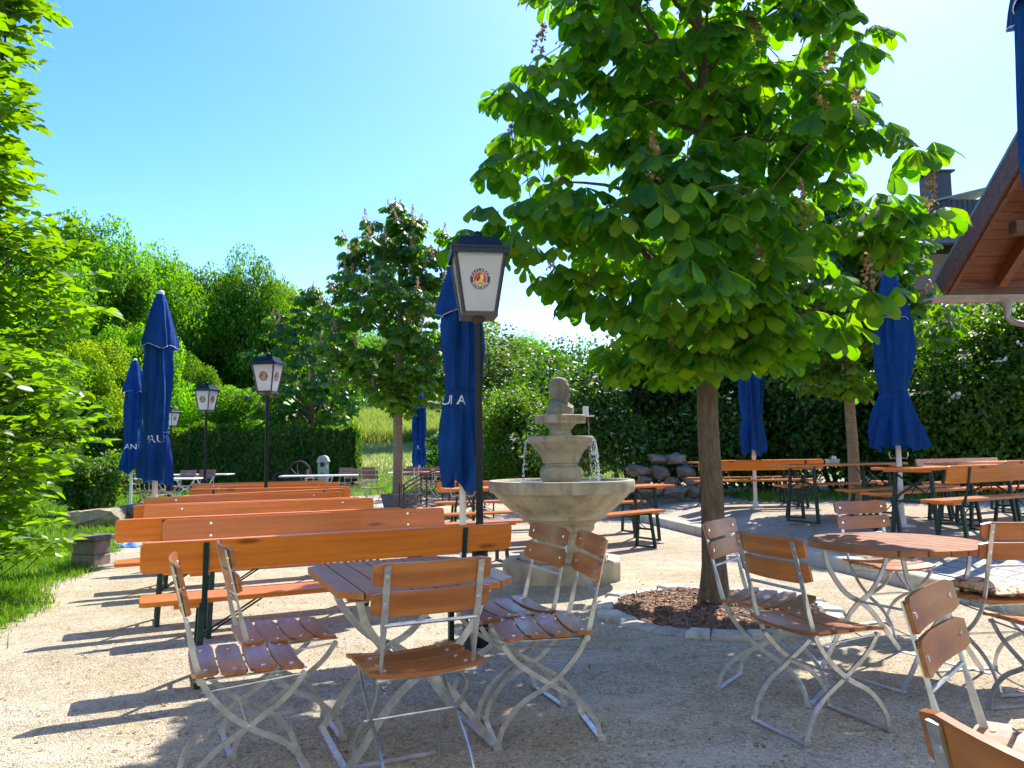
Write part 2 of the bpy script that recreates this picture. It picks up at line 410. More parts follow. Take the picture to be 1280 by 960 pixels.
def catmull(pts, n=6):
    P = [Vector(p) for p in pts]; P = [P[0] * 2 - P[1]] + P + [P[-1] * 2 - P[-2]]; out = []
    for i in range(1, len(P) - 2):
        a, b, c, d = P[i - 1:i + 3]
        for k in range(n):
            t = k / n
            out.append(0.5 * ((2 * b) + (c - a) * t + (2 * a - 5 * b + 4 * c - d) * t * t + (3 * b - a - 3 * c + d) * t ** 3))
    out.append(P[-2]); return out
def np_mesh(name, verts, faces, mat, smooth=False):
    """faces: (n,k) int array"""
    me = bpy.data.meshes.new(name); k = faces.shape[1]
    me.vertices.add(len(verts)); me.vertices.foreach_set('co', verts.astype(np.float32).ravel())
    me.loops.add(faces.size); me.loops.foreach_set('vertex_index', faces.astype(np.int32).ravel())
    me.polygons.add(len(faces)); me.polygons.foreach_set('loop_start', np.arange(0, faces.size, k, dtype=np.int32))
    me.materials.append(mat); me.update(calc_edges=True)
    if smooth: me.polygons.foreach_set('use_smooth', np.ones(len(faces), bool))
    return me
def unit(a):
    return a / np.maximum(np.linalg.norm(a, axis=-1, keepdims=True), 1e-9)
TPL_LEAF = (np.array([(0, 0, 0), (-.2, .32, .05), (-.2, .66, .04), (0, 1, -.08), (.2, .66, .04), (.2, .32, .05)], float), np.array([(0, 5, 4, 3), (0, 3, 2, 1)]))
TPL_WIDE = (np.array([(0, 0, 0), (-.33, .35, .08), (-.28, .7, .05), (0, 1, -.1), (.28, .7, .05), (.33, .35, .08)], float), np.array([(0, 5, 4, 3), (0, 3, 2, 1)]))
_t = [.18, .40, .62, .80, .93]; _w = [.055, .135, .225, .262, .17]; _z = [.03, .045, .035, .005, -.06]
TPL_OB = (np.array([(0, 0, 0)] + [(-w_, t_, z_) for t_, w_, z_ in zip(_t, _w, _z)] + [(0, 1.0, -.13)] + [(w_, t_, z_) for t_, w_, z_ in zip(_t, _w, _z)] + [(0, t_, -.035 * t_ * t_ - .01) for t_ in _t], float),
          np.array([(0, 12, 1, 1), (12, 13, 2, 1), (13, 14, 3, 2), (14, 15, 4, 3), (15, 16, 5, 4), (16, 6, 5, 5), (0, 7, 12, 12), (7, 8, 13, 12), (8, 9, 14, 13), (9, 10, 15, 14), (10, 11, 16, 15), (11, 6, 16, 16)]))
def leaves(pos, axis, nrm, size, tpl):
    tv, tf = tpl
    Y = unit(axis); X = unit(np.cross(Y, nrm)); Z = np.cross(X, Y)
    s = np.asarray(size).reshape(-1, 1, 1)
    V = pos[:, None, :] + s * (tv[None, :, 0:1] * X[:, None, :] + tv[None, :, 1:2] * Y[:, None, :] + tv[None, :, 2:3] * Z[:, None, :])
    Fc = tf[None] + (np.arange(len(pos)) * len(tv))[:, None, None]
    return V.reshape(-1, 3), Fc.reshape(-1, tf.shape[1])
def leaf_mesh(name, pos, axis, nrm, size, tpl, mat):
    V, Fc = leaves(pos, axis, nrm, size, tpl)
    if tpl is TPL_OB:
        # mixed tris and quads
        me = bpy.data.meshes.new(name)
        q = Fc; tri = q[:, 2] == q[:, 3]
        tot = np.where(tri, 3, 4); start = np.concatenate([[0], np.cumsum(tot)[:-1]])
        keep = np.ones(q.shape, bool); keep[tri, 3] = False
        me.vertices.add(len(V)); me.vertices.foreach_set('co', V.astype(np.float32).ravel())
        li = q[keep]; me.loops.add(len(li)); me.loops.foreach_set('vertex_index', li.astype(np.int32))
        me.polygons.add(len(q)); me.polygons.foreach_set('loop_start', start.astype(np.int32))
        me.materials.append(mat); me.update(calc_edges=True); return me
    return np_mesh(name, V, Fc, mat)
def rsph(n):
    return unit(rng.normal(size=(n, 3)))
# ================================================================== setting: ground
KA, KB = Vector((1.98, 15.5)), Vector((4.45, 2.4))           # kerb front line, far to near
KD = (KA - KB).normalized(); KN = Vector((KD.y, -KD.x))        # KN points onto the terrace (right)
if KN.x < 0: KN = -KN
def sst(a, b, x):
    t = min(1, max(0, (x - a) / (b - a))); return t * t * (3 - 2 * t)
def kerb_t(x, y):
    return (Vector((x, y)) - KB).dot(KN)
def terr_z(x, y):
    return 0.14 + 0.15 * sst(0.1, 1.3, kerb_t(x, y))
def hill(x, y):
    z = 0.0
    if y > 27: z += 0.115 * (y - 27) * sst(27, 34, y)
    return z
def hill_np(x, y):
    t = np.clip((y - 27) / 7, 0, 1); return np.where(y > 27, .115 * (y - 27) * t * t * (3 - 2 * t), 0)

def ground_mat():
    mt, nt, b = newmat('grassy_earth'); p = world_pos(nt)
    c = ramp(nt, noise(nt, p, 0.9, 6, 0.7), [(0.3, (0.045, 0.11, 0.014)), (0.55, (0.08, 0.17, 0.02)), (0.75, (0.15, 0.21, 0.045))])
    # mown swathes lying across the meadow
    mp = nt.nodes.new('ShaderNodeMapping'); mp.inputs['Scale'].default_value = (0.06, 0.42, 0.42); mp.inputs['Rotation'].default_value = (0, 0, 0.25)
    nt.links.new(p, mp.inputs[0])
    sw = ramp(nt, noise(nt, mp.outputs[0], 2.2, 4), [(0.42, (0, 0, 0)), (0.58, (1, 1, 1))])
    sp = nt.nodes.new('ShaderNodeSeparateXYZ'); nt.links.new(p, sp.inputs[0])
    far = nt.nodes.new('ShaderNodeMapRange'); far.inputs[1].default_value = 31; far.inputs[2].default_value = 34; nt.links.new(sp.outputs[1], far.inputs[0])
    mow = mixc(nt, sw, (0.16, 0.24, 0.055), (0.36, 0.39, 0.17))
    c = mixc(nt, far.outputs[0], c, mow)
    nt.links.new(c, b.inputs['Base Color']); b.inputs['Roughness'].default_value = 0.9
    bump(nt, b, noise(nt, p, 14, 6), 0.8, 0.05); return mt
def gravel_mat(name, tint=(1, 1, 1), moss=True):
    mt, nt, b = newmat(name); p = world_pos(nt)
    big = noise(nt, p, 0.55, 5, 0.6); mid = noise(nt, p, 5.5, 6, 0.7); fine = noise(nt, p, 46, 6, 0.78)
    vo = nt.nodes.new('ShaderNodeTexVoronoi'); vo.inputs['Scale'].default_value = 115; nt.links.new(p, vo.inputs['Vector'])
    T = lambda c: tuple(a * t for a, t in zip(c, tint))
    c = ramp(nt, mid, [(0.30, T((0.42, 0.35, 0.235))), (0.5, T((0.535, 0.46, 0.33))), (0.72, T((0.61, 0.545, 0.41)))])
    c = mixc(nt, ramp(nt, big, [(0.40, (0, 0, 0)), (0.68, (0.6, 0.6, 0.6))]), c, T((0.37, 0.275, 0.16)))
    # single grains: pale and dark stones
    st = ramp(nt, vo.outputs['Color'], [(0.0, (0.10, 0.09, 0.085)), (0.22, (0.50, 0.49, 0.47)), (0.45, (0.95, 0.95, 0.95)), (0.8, (1.15, 1.15, 1.13)), (1.0, (1.7, 1.7, 1.7))])
    c = mixc(nt, 0.68, c, st, 'MULTIPLY')
    gr = ramp(nt, fine, [(0.34, (0.35, 0.33, 0.31)), (0.46, (0.92, 0.92, 0.92)), (0.7, (1.2, 1.2, 1.2))])
    c = mixc(nt, 0.7, c, gr, 'MULTIPLY')
    v3 = nt.nodes.new('ShaderNodeTexVoronoi'); v3.inputs['Scale'].default_value = 42; nt.links.new(p, v3.inputs['Vector'])
    s3 = ramp(nt, v3.outputs['Color'], [(0.0, (0.22, 0.20, 0.19)), (0.14, (0.6, 0.58, 0.56)), (0.2, (1, 1, 1)), (0.85, (1, 1, 1)), (1.0, (1.45, 1.42, 1.38))])
    c = mixc(nt, 0.5, c, s3, 'MULTIPLY')
    if moss:
        ms = noise(nt, p, 2.3, 8, 0.75)
        c = mixc(nt, ramp(nt, ms, [(0.56, (0, 0, 0)), (0.70, (0.55, 0.55, 0.55))]), c, (0.33, 0.29, 0.10))
        dk = noise(nt, p, 9, 6, 0.8)
        c = mixc(nt, ramp(nt, dk, [(0.62, (0, 0, 0)), (0.72, (0.55, 0.55, 0.55))]), c, (0.12, 0.085, 0.055))
    mp_ = nt.nodes.new('ShaderNodeMapping'); mp_.inputs['Scale'].default_value = (0.5, 1.5, 1); mp_.inputs['Rotation'].default_value = (0, 0, 0.5); nt.links.new(p, mp_.inputs[0])
    sc1 = noise(nt, mp_.outputs[0], 1.6, 6, 0.7)
    c = mixc(nt, ramp(nt, sc1, [(0.52, (0, 0, 0)), (0.66, (0.5, 0.5, 0.5))]), c, T((0.62, 0.55, 0.42)))
    c = mixc(nt, ramp(nt, sc1, [(0.30, (0.5, 0.5, 0.5)), (0.44, (0, 0, 0))]), c, T((0.27, 0.20, 0.125)))
    nt.links.new(c, b.inputs['Base Color']); b.inputs['Roughness'].default_value = 0.92; b.inputs['Specular IOR Level'].default_value = 0.25
    a1 = nt.nodes.new('ShaderNodeMath'); a1.operation = 'MULTIPLY_ADD'; a1.inputs[1].default_value = 0.6
    nt.links.new(fine, a1.inputs[0]); nt.links.new(vo.outputs['Distance'], a1.inputs[2])
    a2 = nt.nodes.new('ShaderNodeMath'); a2.operation = 'MULTIPLY_ADD'; a2.inputs[1].default_value = 2.6
    nt.links.new(mid, a2.inputs[0]); nt.links.new(a1.outputs[0], a2.inputs[2])
    bump(nt, b, a2.outputs[0], 0.75, 0.014); return mt
M['ground'] = ground_mat(); M['gravel'] = gravel_mat('beige_gravel'); M['gravel2'] = gravel_mat('terrace_gravel', (0.96, 0.95, 0.97), False)

xs = np.concatenate([np.linspace(-300, -70, 12), np.linspace(-64, 64, 65), np.linspace(70, 300, 12)])
ys = np.concatenate([np.linspace(-60, 24, 15), np.linspace(25, 90, 66), np.linspace(95, 400, 20)])
X, Y = np.meshgrid(xs, ys); Z = hill_np(X, np.minimum(Y, 150))
idx = np.arange(X.size).reshape(X.shape)
q = np.stack([idx[:-1, :-1], idx[:-1, 1:], idx[1:, 1:], idx[1:, :-1]], -1).reshape(-1, 4)
g = link('ground', np_mesh('ground', np.stack([X, Y, Z], -1).reshape(-1, 3), q, M['ground'], True)); tag(g, kind='structure')

# gravel yard: irregular outline
edge = [(-2.8, 0.3), (-3.05, 2.5), (-3.45, 5.0), (-4.30, 7.0), (-5.25, 9.8), (-6.6, 13.2), (-7.6, 16.6), (-8.6, 18.5), (-9.0, 22.6), (-7, 23.2), (-4.5, 23.0), (-2.2, 25.5), (3.2, 25.0), (6.5, 24), (6.5, 16), (6.5, 0.3)]
poly = []
for i, a in enumerate(edge):
    b_ = edge[(i + 1) % len(edge)]
    n_ = max(1, int(math.dist(a, b_) / 0.12)) if i < 12 else 6
    for k in range(n_):
        t = k / n_; x = a[0] + (b_[0] - a[0]) * t; y = a[1] + (b_[1] - a[1]) * t
        j = 0.09 if i < 12 else 0
        poly.append((x + random.uniform(-j, j) + j * 1.2 * math.sin(y * 3.1), y + random.uniform(-j, j), 0.005))
mb = MB(); mb.add(poly, [tuple(range(len(poly)))]); tag(mb.build('gravel_yard', M['gravel']), kind='structure')

# terrace sheet, rising gently behind the kerb
nx, ny = 40, 60; vs = []; fs = []
for j in range(ny + 1):
    for i in range(nx + 1):
        t = 0.19 + 22 * (i / nx) ** 2; l = -0.5 + 24 * j / ny
        p = KB + KN * t + KD * l
        vs.append((p.x, p.y, terr_z(p.x, p.y)))
for j in range(ny):
    for i in range(nx):
        a = j * (nx + 1) + i; fs.append((a, a + 1, a + nx + 2, a + nx + 1))
tr = MB().add(vs, fs).build('terrace_gravel_ground', M['gravel2'], None, True); tag(tr, kind='structure')

def paver_mat():
    mt, nt, b = newmat('grey_pavers'); p = world_pos(nt)
    mp = nt.nodes.new('ShaderNodeMapping'); mp.inputs['Rotation'].default_value = (0, 0, math.atan2(KD.y, KD.x)); mp.vector_type = 'TEXTURE'
    nt.links.new(p, mp.inputs[0])
    br = nt.nodes.new('ShaderNodeTexBrick'); br.inputs['Scale'].default_value = 1; br.inputs['Mortar Size'].default_value = 0.008
    br.inputs['Brick Width'].default_value = 0.24; br.inputs['Row Height'].default_value = 0.17; br.inputs['Mortar Smooth'].default_value = 0.3
    br.inputs['Color1'].default_value = (0.33, 0.32, 0.31, 1); br.inputs['Color2'].default_value = (0.42, 0.405, 0.38, 1); br.inputs['Mortar'].default_value = (0.13, 0.115, 0.09, 1)
    nt.links.new(mp.outputs[0], br.inputs['Vector'])
    n = noise(nt, p, 9, 7, 0.7)
    c = mixc(nt, 0.6, br.outputs[0], ramp(nt, n, [(0.3, (0.6, 0.6, 0.6)), (0.7, (1.15, 1.13, 1.1))]), 'MULTIPLY')
    nt.links.new(c, b.inputs['Base Color']); b.inputs['Roughness'].default_value = 0.85
    bump(nt, b, br.outputs['Fac'], -0.4, 0.01); return mt
M['paver'] = paver_mat()
vs = []; fs = []
for j in range(21):
    for i in range(13):
        l = 0.0 + 4.9 * j / 20; wmax = 2.6 if l < 3.4 else 2.6 - (l - 3.4) * 1.4
        p = KB + KN * (0.19 + wmax * i / 12) + KD * l
        vs.append((p.x, p.y, terr_z(p.x, p.y) + 0.012))
for j in range(20):
    for i in range(12):
        a = j * 13 + i; fs.append((a, a + 1, a + 14, a + 13))
tag(MB().add(vs, fs).build('terrace_paving', M['paver'], None, True), kind='structure')

mb = MB(); L = (KA - KB).length; l = -1.0
rotk = Matrix.Rotation(math.atan2(KD.y, KD.x), 3, 'Z')
while l < L:
    p = KB + KD * (l + 0.498) + KN * 0.10
    mb.box((p.x, p.y, 0.145 / 2 - 0.05 + random.uniform(-.003, .003)), (0.992, 0.2, 0.145 + 0.1), 0, rotk, 0.012); l += 1.0
tag(mb.build('kerb', M['kerb']), kind='structure')

# small stones and bits of straw lying on the gravel
n = 15000
py_ = 1.9 + 6.5 * rng.random(n) ** 1.7; px_ = (rng.random(n) * 1.5 - .78) * py_
ok = (px_ < 3.6 + .19 * (7 - py_)) & (px_ > -2.9 - np.clip(py_ - 3.5, 0, 9) * .35) & ((px_ - 1.62) ** 2 + (py_ - 6.2) ** 2 > 0.95)
px_, py_ = px_[ok], py_[ok]; n = len(px_)
octa = np.array([(1, 0, 0), (-1, 0, 0), (0, 1, 0), (0, -1, 0), (0, 0, 1), (0, 0, -1)], float); of = np.array([(0, 2, 4), (2, 1, 4), (1, 3, 4), (3, 0, 4)])
sz = 0.0022 + 0.0085 * rng.random(n) ** 6
V = octa[None] * (sz[:, None, None] * (0.6 + 0.8 * rng.random((n, 1, 3)))); ang = rng.random(n) * 6.28
c_, s_ = np.cos(ang)[:, None], np.sin(ang)[:, None]
V = np.stack([V[..., 0] * c_ - V[..., 1] * s_, V[..., 0] * s_ + V[..., 1] * c_, V[..., 2] * .7], -1) + np.stack([px_, py_, np.full(n, .006)], -1)[:, None]
Fc = of[None] + (np.arange(n) * 6)[:, None, None]
def pebble_mat():
    mt, nt, b = newmat('loose_stones'); g = nt.nodes.new('ShaderNodeNewGeometry')
    nt.links.new(ramp(nt, g.outputs['Random Per Island'], [(0, (0.20, 0.16, 0.11)), (.3, (0.36, 0.30, 0.21)), (.7, (0.47, 0.40, 0.29)), (.88, (0.58, 0.54, 0.45)), (1, (0.16, 0.11, 0.06))]), b.inputs['Base Color'])
    b.inputs['Roughness'].default_value = .9; return mt
o = link('loose_gravel', np_mesh('loose_gravel', V.reshape(-1, 3), Fc.reshape(-1, 3), pebble_mat())); tag(o, 'small loose stones strewn over the beige gravel yard', 'gravel', kind='stuff')
# fallen leaf bits and catkins
n = 1500; d_ = 2.2 + 5.5 * rng.random(n); x_ = (rng.random(n) * 1.3 - .7) * d_; ok = (x_ < 3.0) & (x_ > -3); d_, x_ = d_[ok], x_[ok]; n = len(d_)
a_ = rng.random(n) * 6.28
me = leaf_mesh('fallen_leaf_litter', np.stack([x_, d_, np.full(n, .009)], -1), np.stack([np.cos(a_), np.sin(a_), np.full(n, .08)], -1), np.stack([rng.normal(0, .25, n), rng.normal(0, .25, n), np.ones(n)], -1), .012 + .022 * rng.random(n), TPL_LEAF,
               leafmat('dry_leaf_litter', [(0.16, 0.09, 0.04), (0.30, 0.20, 0.08), (0.22, 0.10, 0.05), (0.36, 0.28, 0.12)], (0.3, 0.2, 0.05), 0.15))
tag(link('fallen_leaf_litter', me), 'dry brown leaf bits scattered on the gravel yard', 'leaf litter', kind='stuff')

# grass on the left verge, near to far
M['hay'] = leafmat('mown_hay', [(0.20, 0.25, 0.06), (0.30, 0.33, 0.10), (0.42, 0.42, 0.18)], (0.4, 0.46, 0.12), 0.3, 0.7, 0.8)
def inpoly(x, y):
    e = edge[:8]; r = np.zeros(len(x))
    ex = np.interp(y, [p[1] for p in e], [p[0] for p in e]); return x < ex + 0.05 + 0.10 * np.sin(y * 3.1) + rng.normal(0, .06, len(x))
def blades(n, x0, x1, y0, y1, h0, h1, mat, name, cond=None, wid=0.012, power=1.0, hz=False):
    x = x0 + (x1 - x0) * rng.random(n); y = y0 + (y1 - y0) * rng.random(n) ** power
    if cond is not None:
        k = cond(x, y); x, y = x[k], y[k]; n = len(x)
    h = h0 + (h1 - h0) * rng.random(n); a = rng.random(n) * 6.28; ln = rng.normal(0, .38, (n, 2))
    wv = wid * (0.6 + .8 * rng.random(n))
    dx, dy = np.cos(a) * wv, np.sin(a) * wv; z = hill_np(x, y) if hz else np.zeros(n)
    tipx, tipy = x + ln[:, 0] * h, y + ln[:, 1] * h
    V = np.stack([np.stack([x - dx, y - dy, z], -1), np.stack([x + dx, y + dy, z], -1),
                  np.stack([x + ln[:, 0] * h * .35 + dx * .7, y + ln[:, 1] * h * .35 + dy * .7, z + h * .6], -1), np.stack([tipx, tipy, z + h], -1),
                  np.stack([x + ln[:, 0] * h * .35 - dx * .7, y + ln[:, 1] * h * .35 - dy * .7, z + h * .6], -1)], 1)
    f1 = np.array([(0, 1, 2, 4)]); b0 = (np.arange(n) * 5)[:, None]
    me = bpy.data.meshes.new(name); V = V.reshape(-1, 3)
    li = np.concatenate([np.array([0, 1, 2, 4])[None] + b0, np.array([4, 2, 3])[None] + b0], 1).ravel()
    me.vertices.add(len(V)); me.vertices.foreach_set('co', V.astype(np.float32).ravel()); me.loops.add(len(li)); me.loops.foreach_set('vertex_index', li.astype(np.int32))
    st = np.stack([np.arange(n) * 7, np.arange(n) * 7 + 4], 1).ravel(); me.polygons.add(2 * n); me.polygons.foreach_set('loop_start', st.astype(np.int32))
    me.materials.append(mat); me.update(calc_edges=True); return link(name, me)
tag(blades(110000, -7.5, -2.9, 3.6, 16, .03, .095, M['grass'], 'grass_verge', inpoly, .004, 1.5), 'lush bright green grass along the left edge of the gravel', 'grass', kind='stuff')
tag(blades(38000, -15, -5.6, 12.5, 24, .04, .13, M['grass'], 'side_lawn_grass', lambda x, y: x < np.interp(y, [12.5, 13.2, 16.6, 18.5, 24], [-6.4, -6.7, -7.7, -8.7, -9.0]), .010), 'mown lawn grass around the boulder and the round bush', 'grass', kind='stuff')
tag(blades(700, -3.6, 1.5, 2.6, 8.0, .012, .045, M['grass'], 'weeds', lambda x, y: np.abs(np.sin(x * 3.7) * np.sin(y * 2.9 + x)) > .82, .004), 'tiny green weeds sprouting through the gravel', 'weeds', kind='stuff')
tag(blades(26000, -20, 8, 23.4, 33, .06, .2, M['grass'], 'lawn_grass', lambda x, y: ((x < -2.5) | (x > 3.4) | (y > 25.5)), .012, 1, True), 'sunlit lawn grass beyond the far edge of the yard', 'grass', kind='stuff')
tag(blades(45000, -14, 8, 29, 45, .05, .16, M['hay'], 'mown_hay', None, .022, 1, True), 'pale mown hay lying on the slope below the tall meadow grass', 'hay', kind='stuff')
tag(blades(60000, -16, 12, 43, 78, .35, .9, M['meadow'], 'tall_meadow_grass', None, .03, 1.3, True), 'tall pale meadow grass on the rising slope behind', 'grass', kind='stuff')
tag(blades(9000, 4.5, 13, 12.8, 17, .05, .2, M['grass'], 'terrace_lawn_grass', lambda x, y: (y > 14.4), .012), 'grass strip under the dark shrubs behind the terrace', 'grass', kind='stuff').location.z = .26

# ================================================================== folding chair
def chair_proto(far=False):
    root = empty('folding_chair')
    W = 0.36
    A = catmull([(0, -.275, .874), (0, -.228, .68), (0, -.175, .47), (0, -.105, .355), (0, .0, .262), (0, .125, .19), (0, .205, .10), (0, .235, .012)], 2 if far else 5)
    B = catmull([(0, .205, .435), (0, .135, .352), (0, .0, .262), (0, -.125, .185), (0, -.20, .10), (0, -.232, .012)], 2 if far else 5)
    def dims(path, up):
        wx, wn = [], []
        for p in path:
            t = sst(.56, .66, p.z) if up else 0
            wx.append(.0075 * (1 - t) + .025 * t); wn.append(.0215 * (1 - t) + .006 * t)
        return wx, wn
    for sx in (-1, 1):
        mb = MB(); P = [Vector((sx * W / 2, p.y, p.z)) for p in A]; mb.ribbon(P, *dims(P, True))
        if not far: mb.tube([(sx * (W / 2 - .008), 0, .262), (sx * (W / 2 + .016), 0, .262)], .008, 0, 8)
        mb.build('backrest_leg', M['metal'], root, True)
        mb = MB(); P = [Vector((sx * (W / 2 - .012), p.y, p.z)) for p in B]; mb.ribbon(P, *dims(P, False))
        if not far: mb.tube([(sx * (W / 2 - .02), .2, .43), (sx * (W / 2 + .0), .2, .43)], .010, 0, 8)
        mb.build('crossed_leg', M['metal'], root, True)
    # foot bars with bent-up ends
    for yy, ww in ((.235, W / 2), (-.232, W / 2 - .012)):
        mb = MB(); mb.beam((-ww, yy, .007), (ww, yy, .007), .026, .008)
        for sx in (-1, 1): mb.beam((sx * (ww + .004), yy - .018, .015), (sx * (ww + .004), yy + .018, .015), .006, .026)
        mb.build('foot_bar', M['metal'], root)
    for yy, zz, r_ in ((-.222, .655, .007), (-.172, .452, .0085), (0, .262, .006)):
        mb = MB(); mb.tube([(-W / 2, yy, zz), (-W / 4, yy, zz), (0, yy, zz), (W / 4, yy, zz), (W / 2, yy, zz)] if zz != .452 else [(-W / 2 - .012, yy, zz), (-W / 2 + .034, yy, zz), (-W / 2 + .035, yy, zz), (W / 2 - .035, yy, zz), (W / 2 - .034, yy, zz), (W / 2 + .012, yy, zz)],
                           r_ if zz != .452 else [.014, .014, .0085, .0085, .014, .014]); mb.build('stretcher', M['metal'], root, True)
    # seat frame straps and rods under the slats
    for sx in (-1, 1):
        MB().beam((sx * .15, -.19, .447), (sx * .15, .215, .447), .018, .005).build('seat_strap', M['metal'], root)
        MB().tube([(sx * (W / 2 - .012), .2, .43), (sx * (W / 2 - .02), -.165, .405)], .0045, 0, 6).build('support_rod', M['metal'], root)
    # dished seat slats
    def slat(mb, c, w, d, t, dish, ux, uy, nseg=10):
        """bowed board: width along x, depth along uy, thickness along ux x uy; dish>0 lifts the ends"""
        uy = Vector(uy).normalized(); un = Vector((1, 0, 0)).cross(uy).normalized(); vs = []
        for i in range(nseg + 1):
            u = -1 + 2 * i / nseg; e = .012 if abs(u) > .999 else 0
            off = un * dish * (u * u - .35); x = u * w / 2
            for a, b in ((-1, -1), (1, -1), (1, 1), (-1, 1)):
                vs.append(Vector(c) + Vector((x, 0, 0)) + off + uy * a * (d / 2 - e) + un * b * t / 2)
        fs = [(0, 3, 2, 1)]
        for i in range(nseg):
            for k in range(4):
                k2 = (k + 1) % 4; fs.append((i * 4 + k, i * 4 + k2, i * 4 + 4 + k2, i * 4 + 4 + k))
        e = nseg * 4; fs.append((e, e + 1, e + 2, e + 3)); mb.add(vs, fs, 0)
        return un
    mb = MB(); ns = 4
    for i in range(ns):
        y = -.155 + i * .103; zt = .466 + (.006 if i in (0, 3) else 0) - (.012 if i == 3 else 0)
        ty = (0, 1, -.12 if i == 3 else (.06 if i == 0 else 0))
        un = slat(mb, (0, y, zt), .445, .093, .014, .016, 0, ty)
        if not far:
            for sx in (-1, 1):
                for dy in (0,):
                    c = Vector((sx * .16, y + dy, zt + .007 + .016 * (.517 - .35) - .0005)); mb.tube([c, c + Vector((0, 0, .004))], .0085, 1, 8)
    mb.build('seat', [M['slat_far'] if far else M['slat'], M['bolt']], root)
    mb = MB(); lean = Vector((0, -.215, 1)).normalized()
    for zc in (.838, .733):
        yb = -.275 + (.874 - zc) * .225 + .0065
        un = slat(mb, (0, yb, zc), .455, .092, .013, -.024, 0, lean)
        if not far:
            for sx in (-1, 1):
                nn = -un if un.y < 0 else un
                c = Vector((sx * W / 2, yb, zc)); off = -un * 0
                c = c + (un * -.024 * ((W / .455) ** 2 - .35))
                mb.tube([c - un * .006, c - un * .0105], .0085, 1, 8); mb.tube([c + un * .006, c + un * .0175], .0075, 1, 8)
    mb.build('backrest', [M['slat_far'] if far else M['slat'], M['bolt']], root)
    return root
CHAIR = chair_proto()
first = [True]
def chair(x, y, head, label, group='slatted folding chairs around the two nearest tables'):
    o = CHAIR if first[0] else copy_tree(CHAIR)
    first[0] = False
    o.location = (x, y, 0.006); o.rotation_euler = (random.uniform(-.006, .006), 0, R(head - 90)); tag(o, label, 'chair', group); return o

chair(-1.07, 3.10, 25, 'folding chair seen side-on at the left edge of the octagonal table, nearer to the grass')
chair(-1.06, 3.56, 27, 'folding chair tucked behind another one, between that chair and the orange bench')
chair(-0.40, 3.07, 115, 'folding chair with its back to us in front of the chamfered square table')
chair(-0.04, 3.99, 203, 'folding chair closest to the near lantern post, one of two before the fountain')
chair(0.12, 3.60, 190, 'folding chair with dark slats right in front of the fountain plinth and stem')
chair(1.36, 4.16, -36, 'dark-backed folding chair partly hidden beside the chestnut trunk and mulch ring')
chair(1.40, 3.63, 22, 'folding chair with its empty olive-brown seat in full view between tree ring and round table')
chair(2.62, 5.42, -74, 'folding chair on the far side of the round table, seat facing us')
chair(2.61, 4.25, 97, 'folding chair holding the floral cushion beside the round table')
chair(1.34, 1.98, -42, 'tilted-looking folding chair with two broad red-brown slats and bright bolts nearest the corner')
chair(0.92, 1.04, 13, 'folding chair cut by the picture corner, only its curved top slat in view')
chair(2.52, 3.62, 98, 'folding chair whose sunlit orange seat shows right behind the tilted red-brown backrest')

# cushion on the chair
mb = MB(); nn = 14; vs = []; fs = []
for side in (1, -1):
    for j in range(nn + 1):
        for i in range(nn + 1):
            u, v = -1 + 2 * i / nn, -1 + 2 * j / nn
            h = (max(0, (1 - u ** 4) * (1 - v ** 4))) ** .5
            vs.append((u * .19, v * .19, .03 + side * .035 * h + .006 * math.sin(5 * u + side) * h))
for s in (0, 1):
    for j in range(nn):
        for i in range(nn):
            a = s * (nn + 1) ** 2 + j * (nn + 1) + i; fs.append((a, a + 1, a + nn + 2, a + nn + 1))
mt, nt_, b = newmat('floral_cushion_cloth')
c = ramp(nt_, noise(nt_, coord(nt_), 14, 2), [(0.38, (0.30, 0.06, 0.04)), (0.45, (0.62, 0.5, 0.34)), (0.6, (0.66, 0.58, 0.42)), (0.68, (0.30, 0.34, 0.12))])
nt_.links.new(c, b.inputs['Base Color']); b.inputs['Roughness'].default_value = .9
o = MB().add(vs, fs).build('seat_cushion', mt, None, True, (2.67, 4.27, .482)); o.rotation_euler = (0, 0, .2)
tag(o, 'cream and red floral cushion lying on a chair seat by the round table', 'cushion')

# ================================================================== tables by the chairs
def fold_legs(root, a, b, top, W2):
    """two crossed pairs of flat bars, curved at the top, with foot bars"""
    for sy in (-1, 1):
        for sx in (-1, 1):
            P = catmull([(0, sx * a, top - .02), (0, sx * a * .86, top - .14), (0, sx * .10, top * .58), (0, -sx * .10, top * .42), (0, -sx * b, .012)], 4)
            rot = Matrix.Rotation(PI / 2, 4, 'Z')
            mb = MB(); PP = [Vector((sy * W2 + sx * .012, p.y, p.z)) for p in P]
            mb.ribbon(PP, [.008] * len(PP), [.032] * len(PP)); mb.v = [tuple(rot @ Vector(v)) for v in mb.v]
            mb.build('leg', M['metal'], root, True)
    for sx in (-1, 1):
        mb = MB(); mb.beam((sx * b, -W2 - .03, .008), (sx * b, W2 + .03, .008), .03, .008); mb.build('foot_bar', M['metal'], root)
    for sx in (-1, 1):
        MB().beam((sx * a, -W2 - .06, top - .012), (sx * a, W2 + .06, top - .012), .04, .018).build('frame_rail', M['metal'], root)
        MB().beam((-a - .05, sx * W2, top - .006), (a + .05, sx * W2, top - .006), .03, .01).build('frame_rail', M['metal'], root)
    MB().tube([(0, -W2, top * .5), (0, W2, top * .5)], .008).build('pivot_rod', M['metal'], root)
t = tag(empty('octagonal_table', (-0.50, 3.55, 0), R(24)), 'square folding table with clipped corners and dark brown boards beside the black lamp post', 'table')
mb = MB(); HX, HY, ch = .385, .45, .10; nb = 8
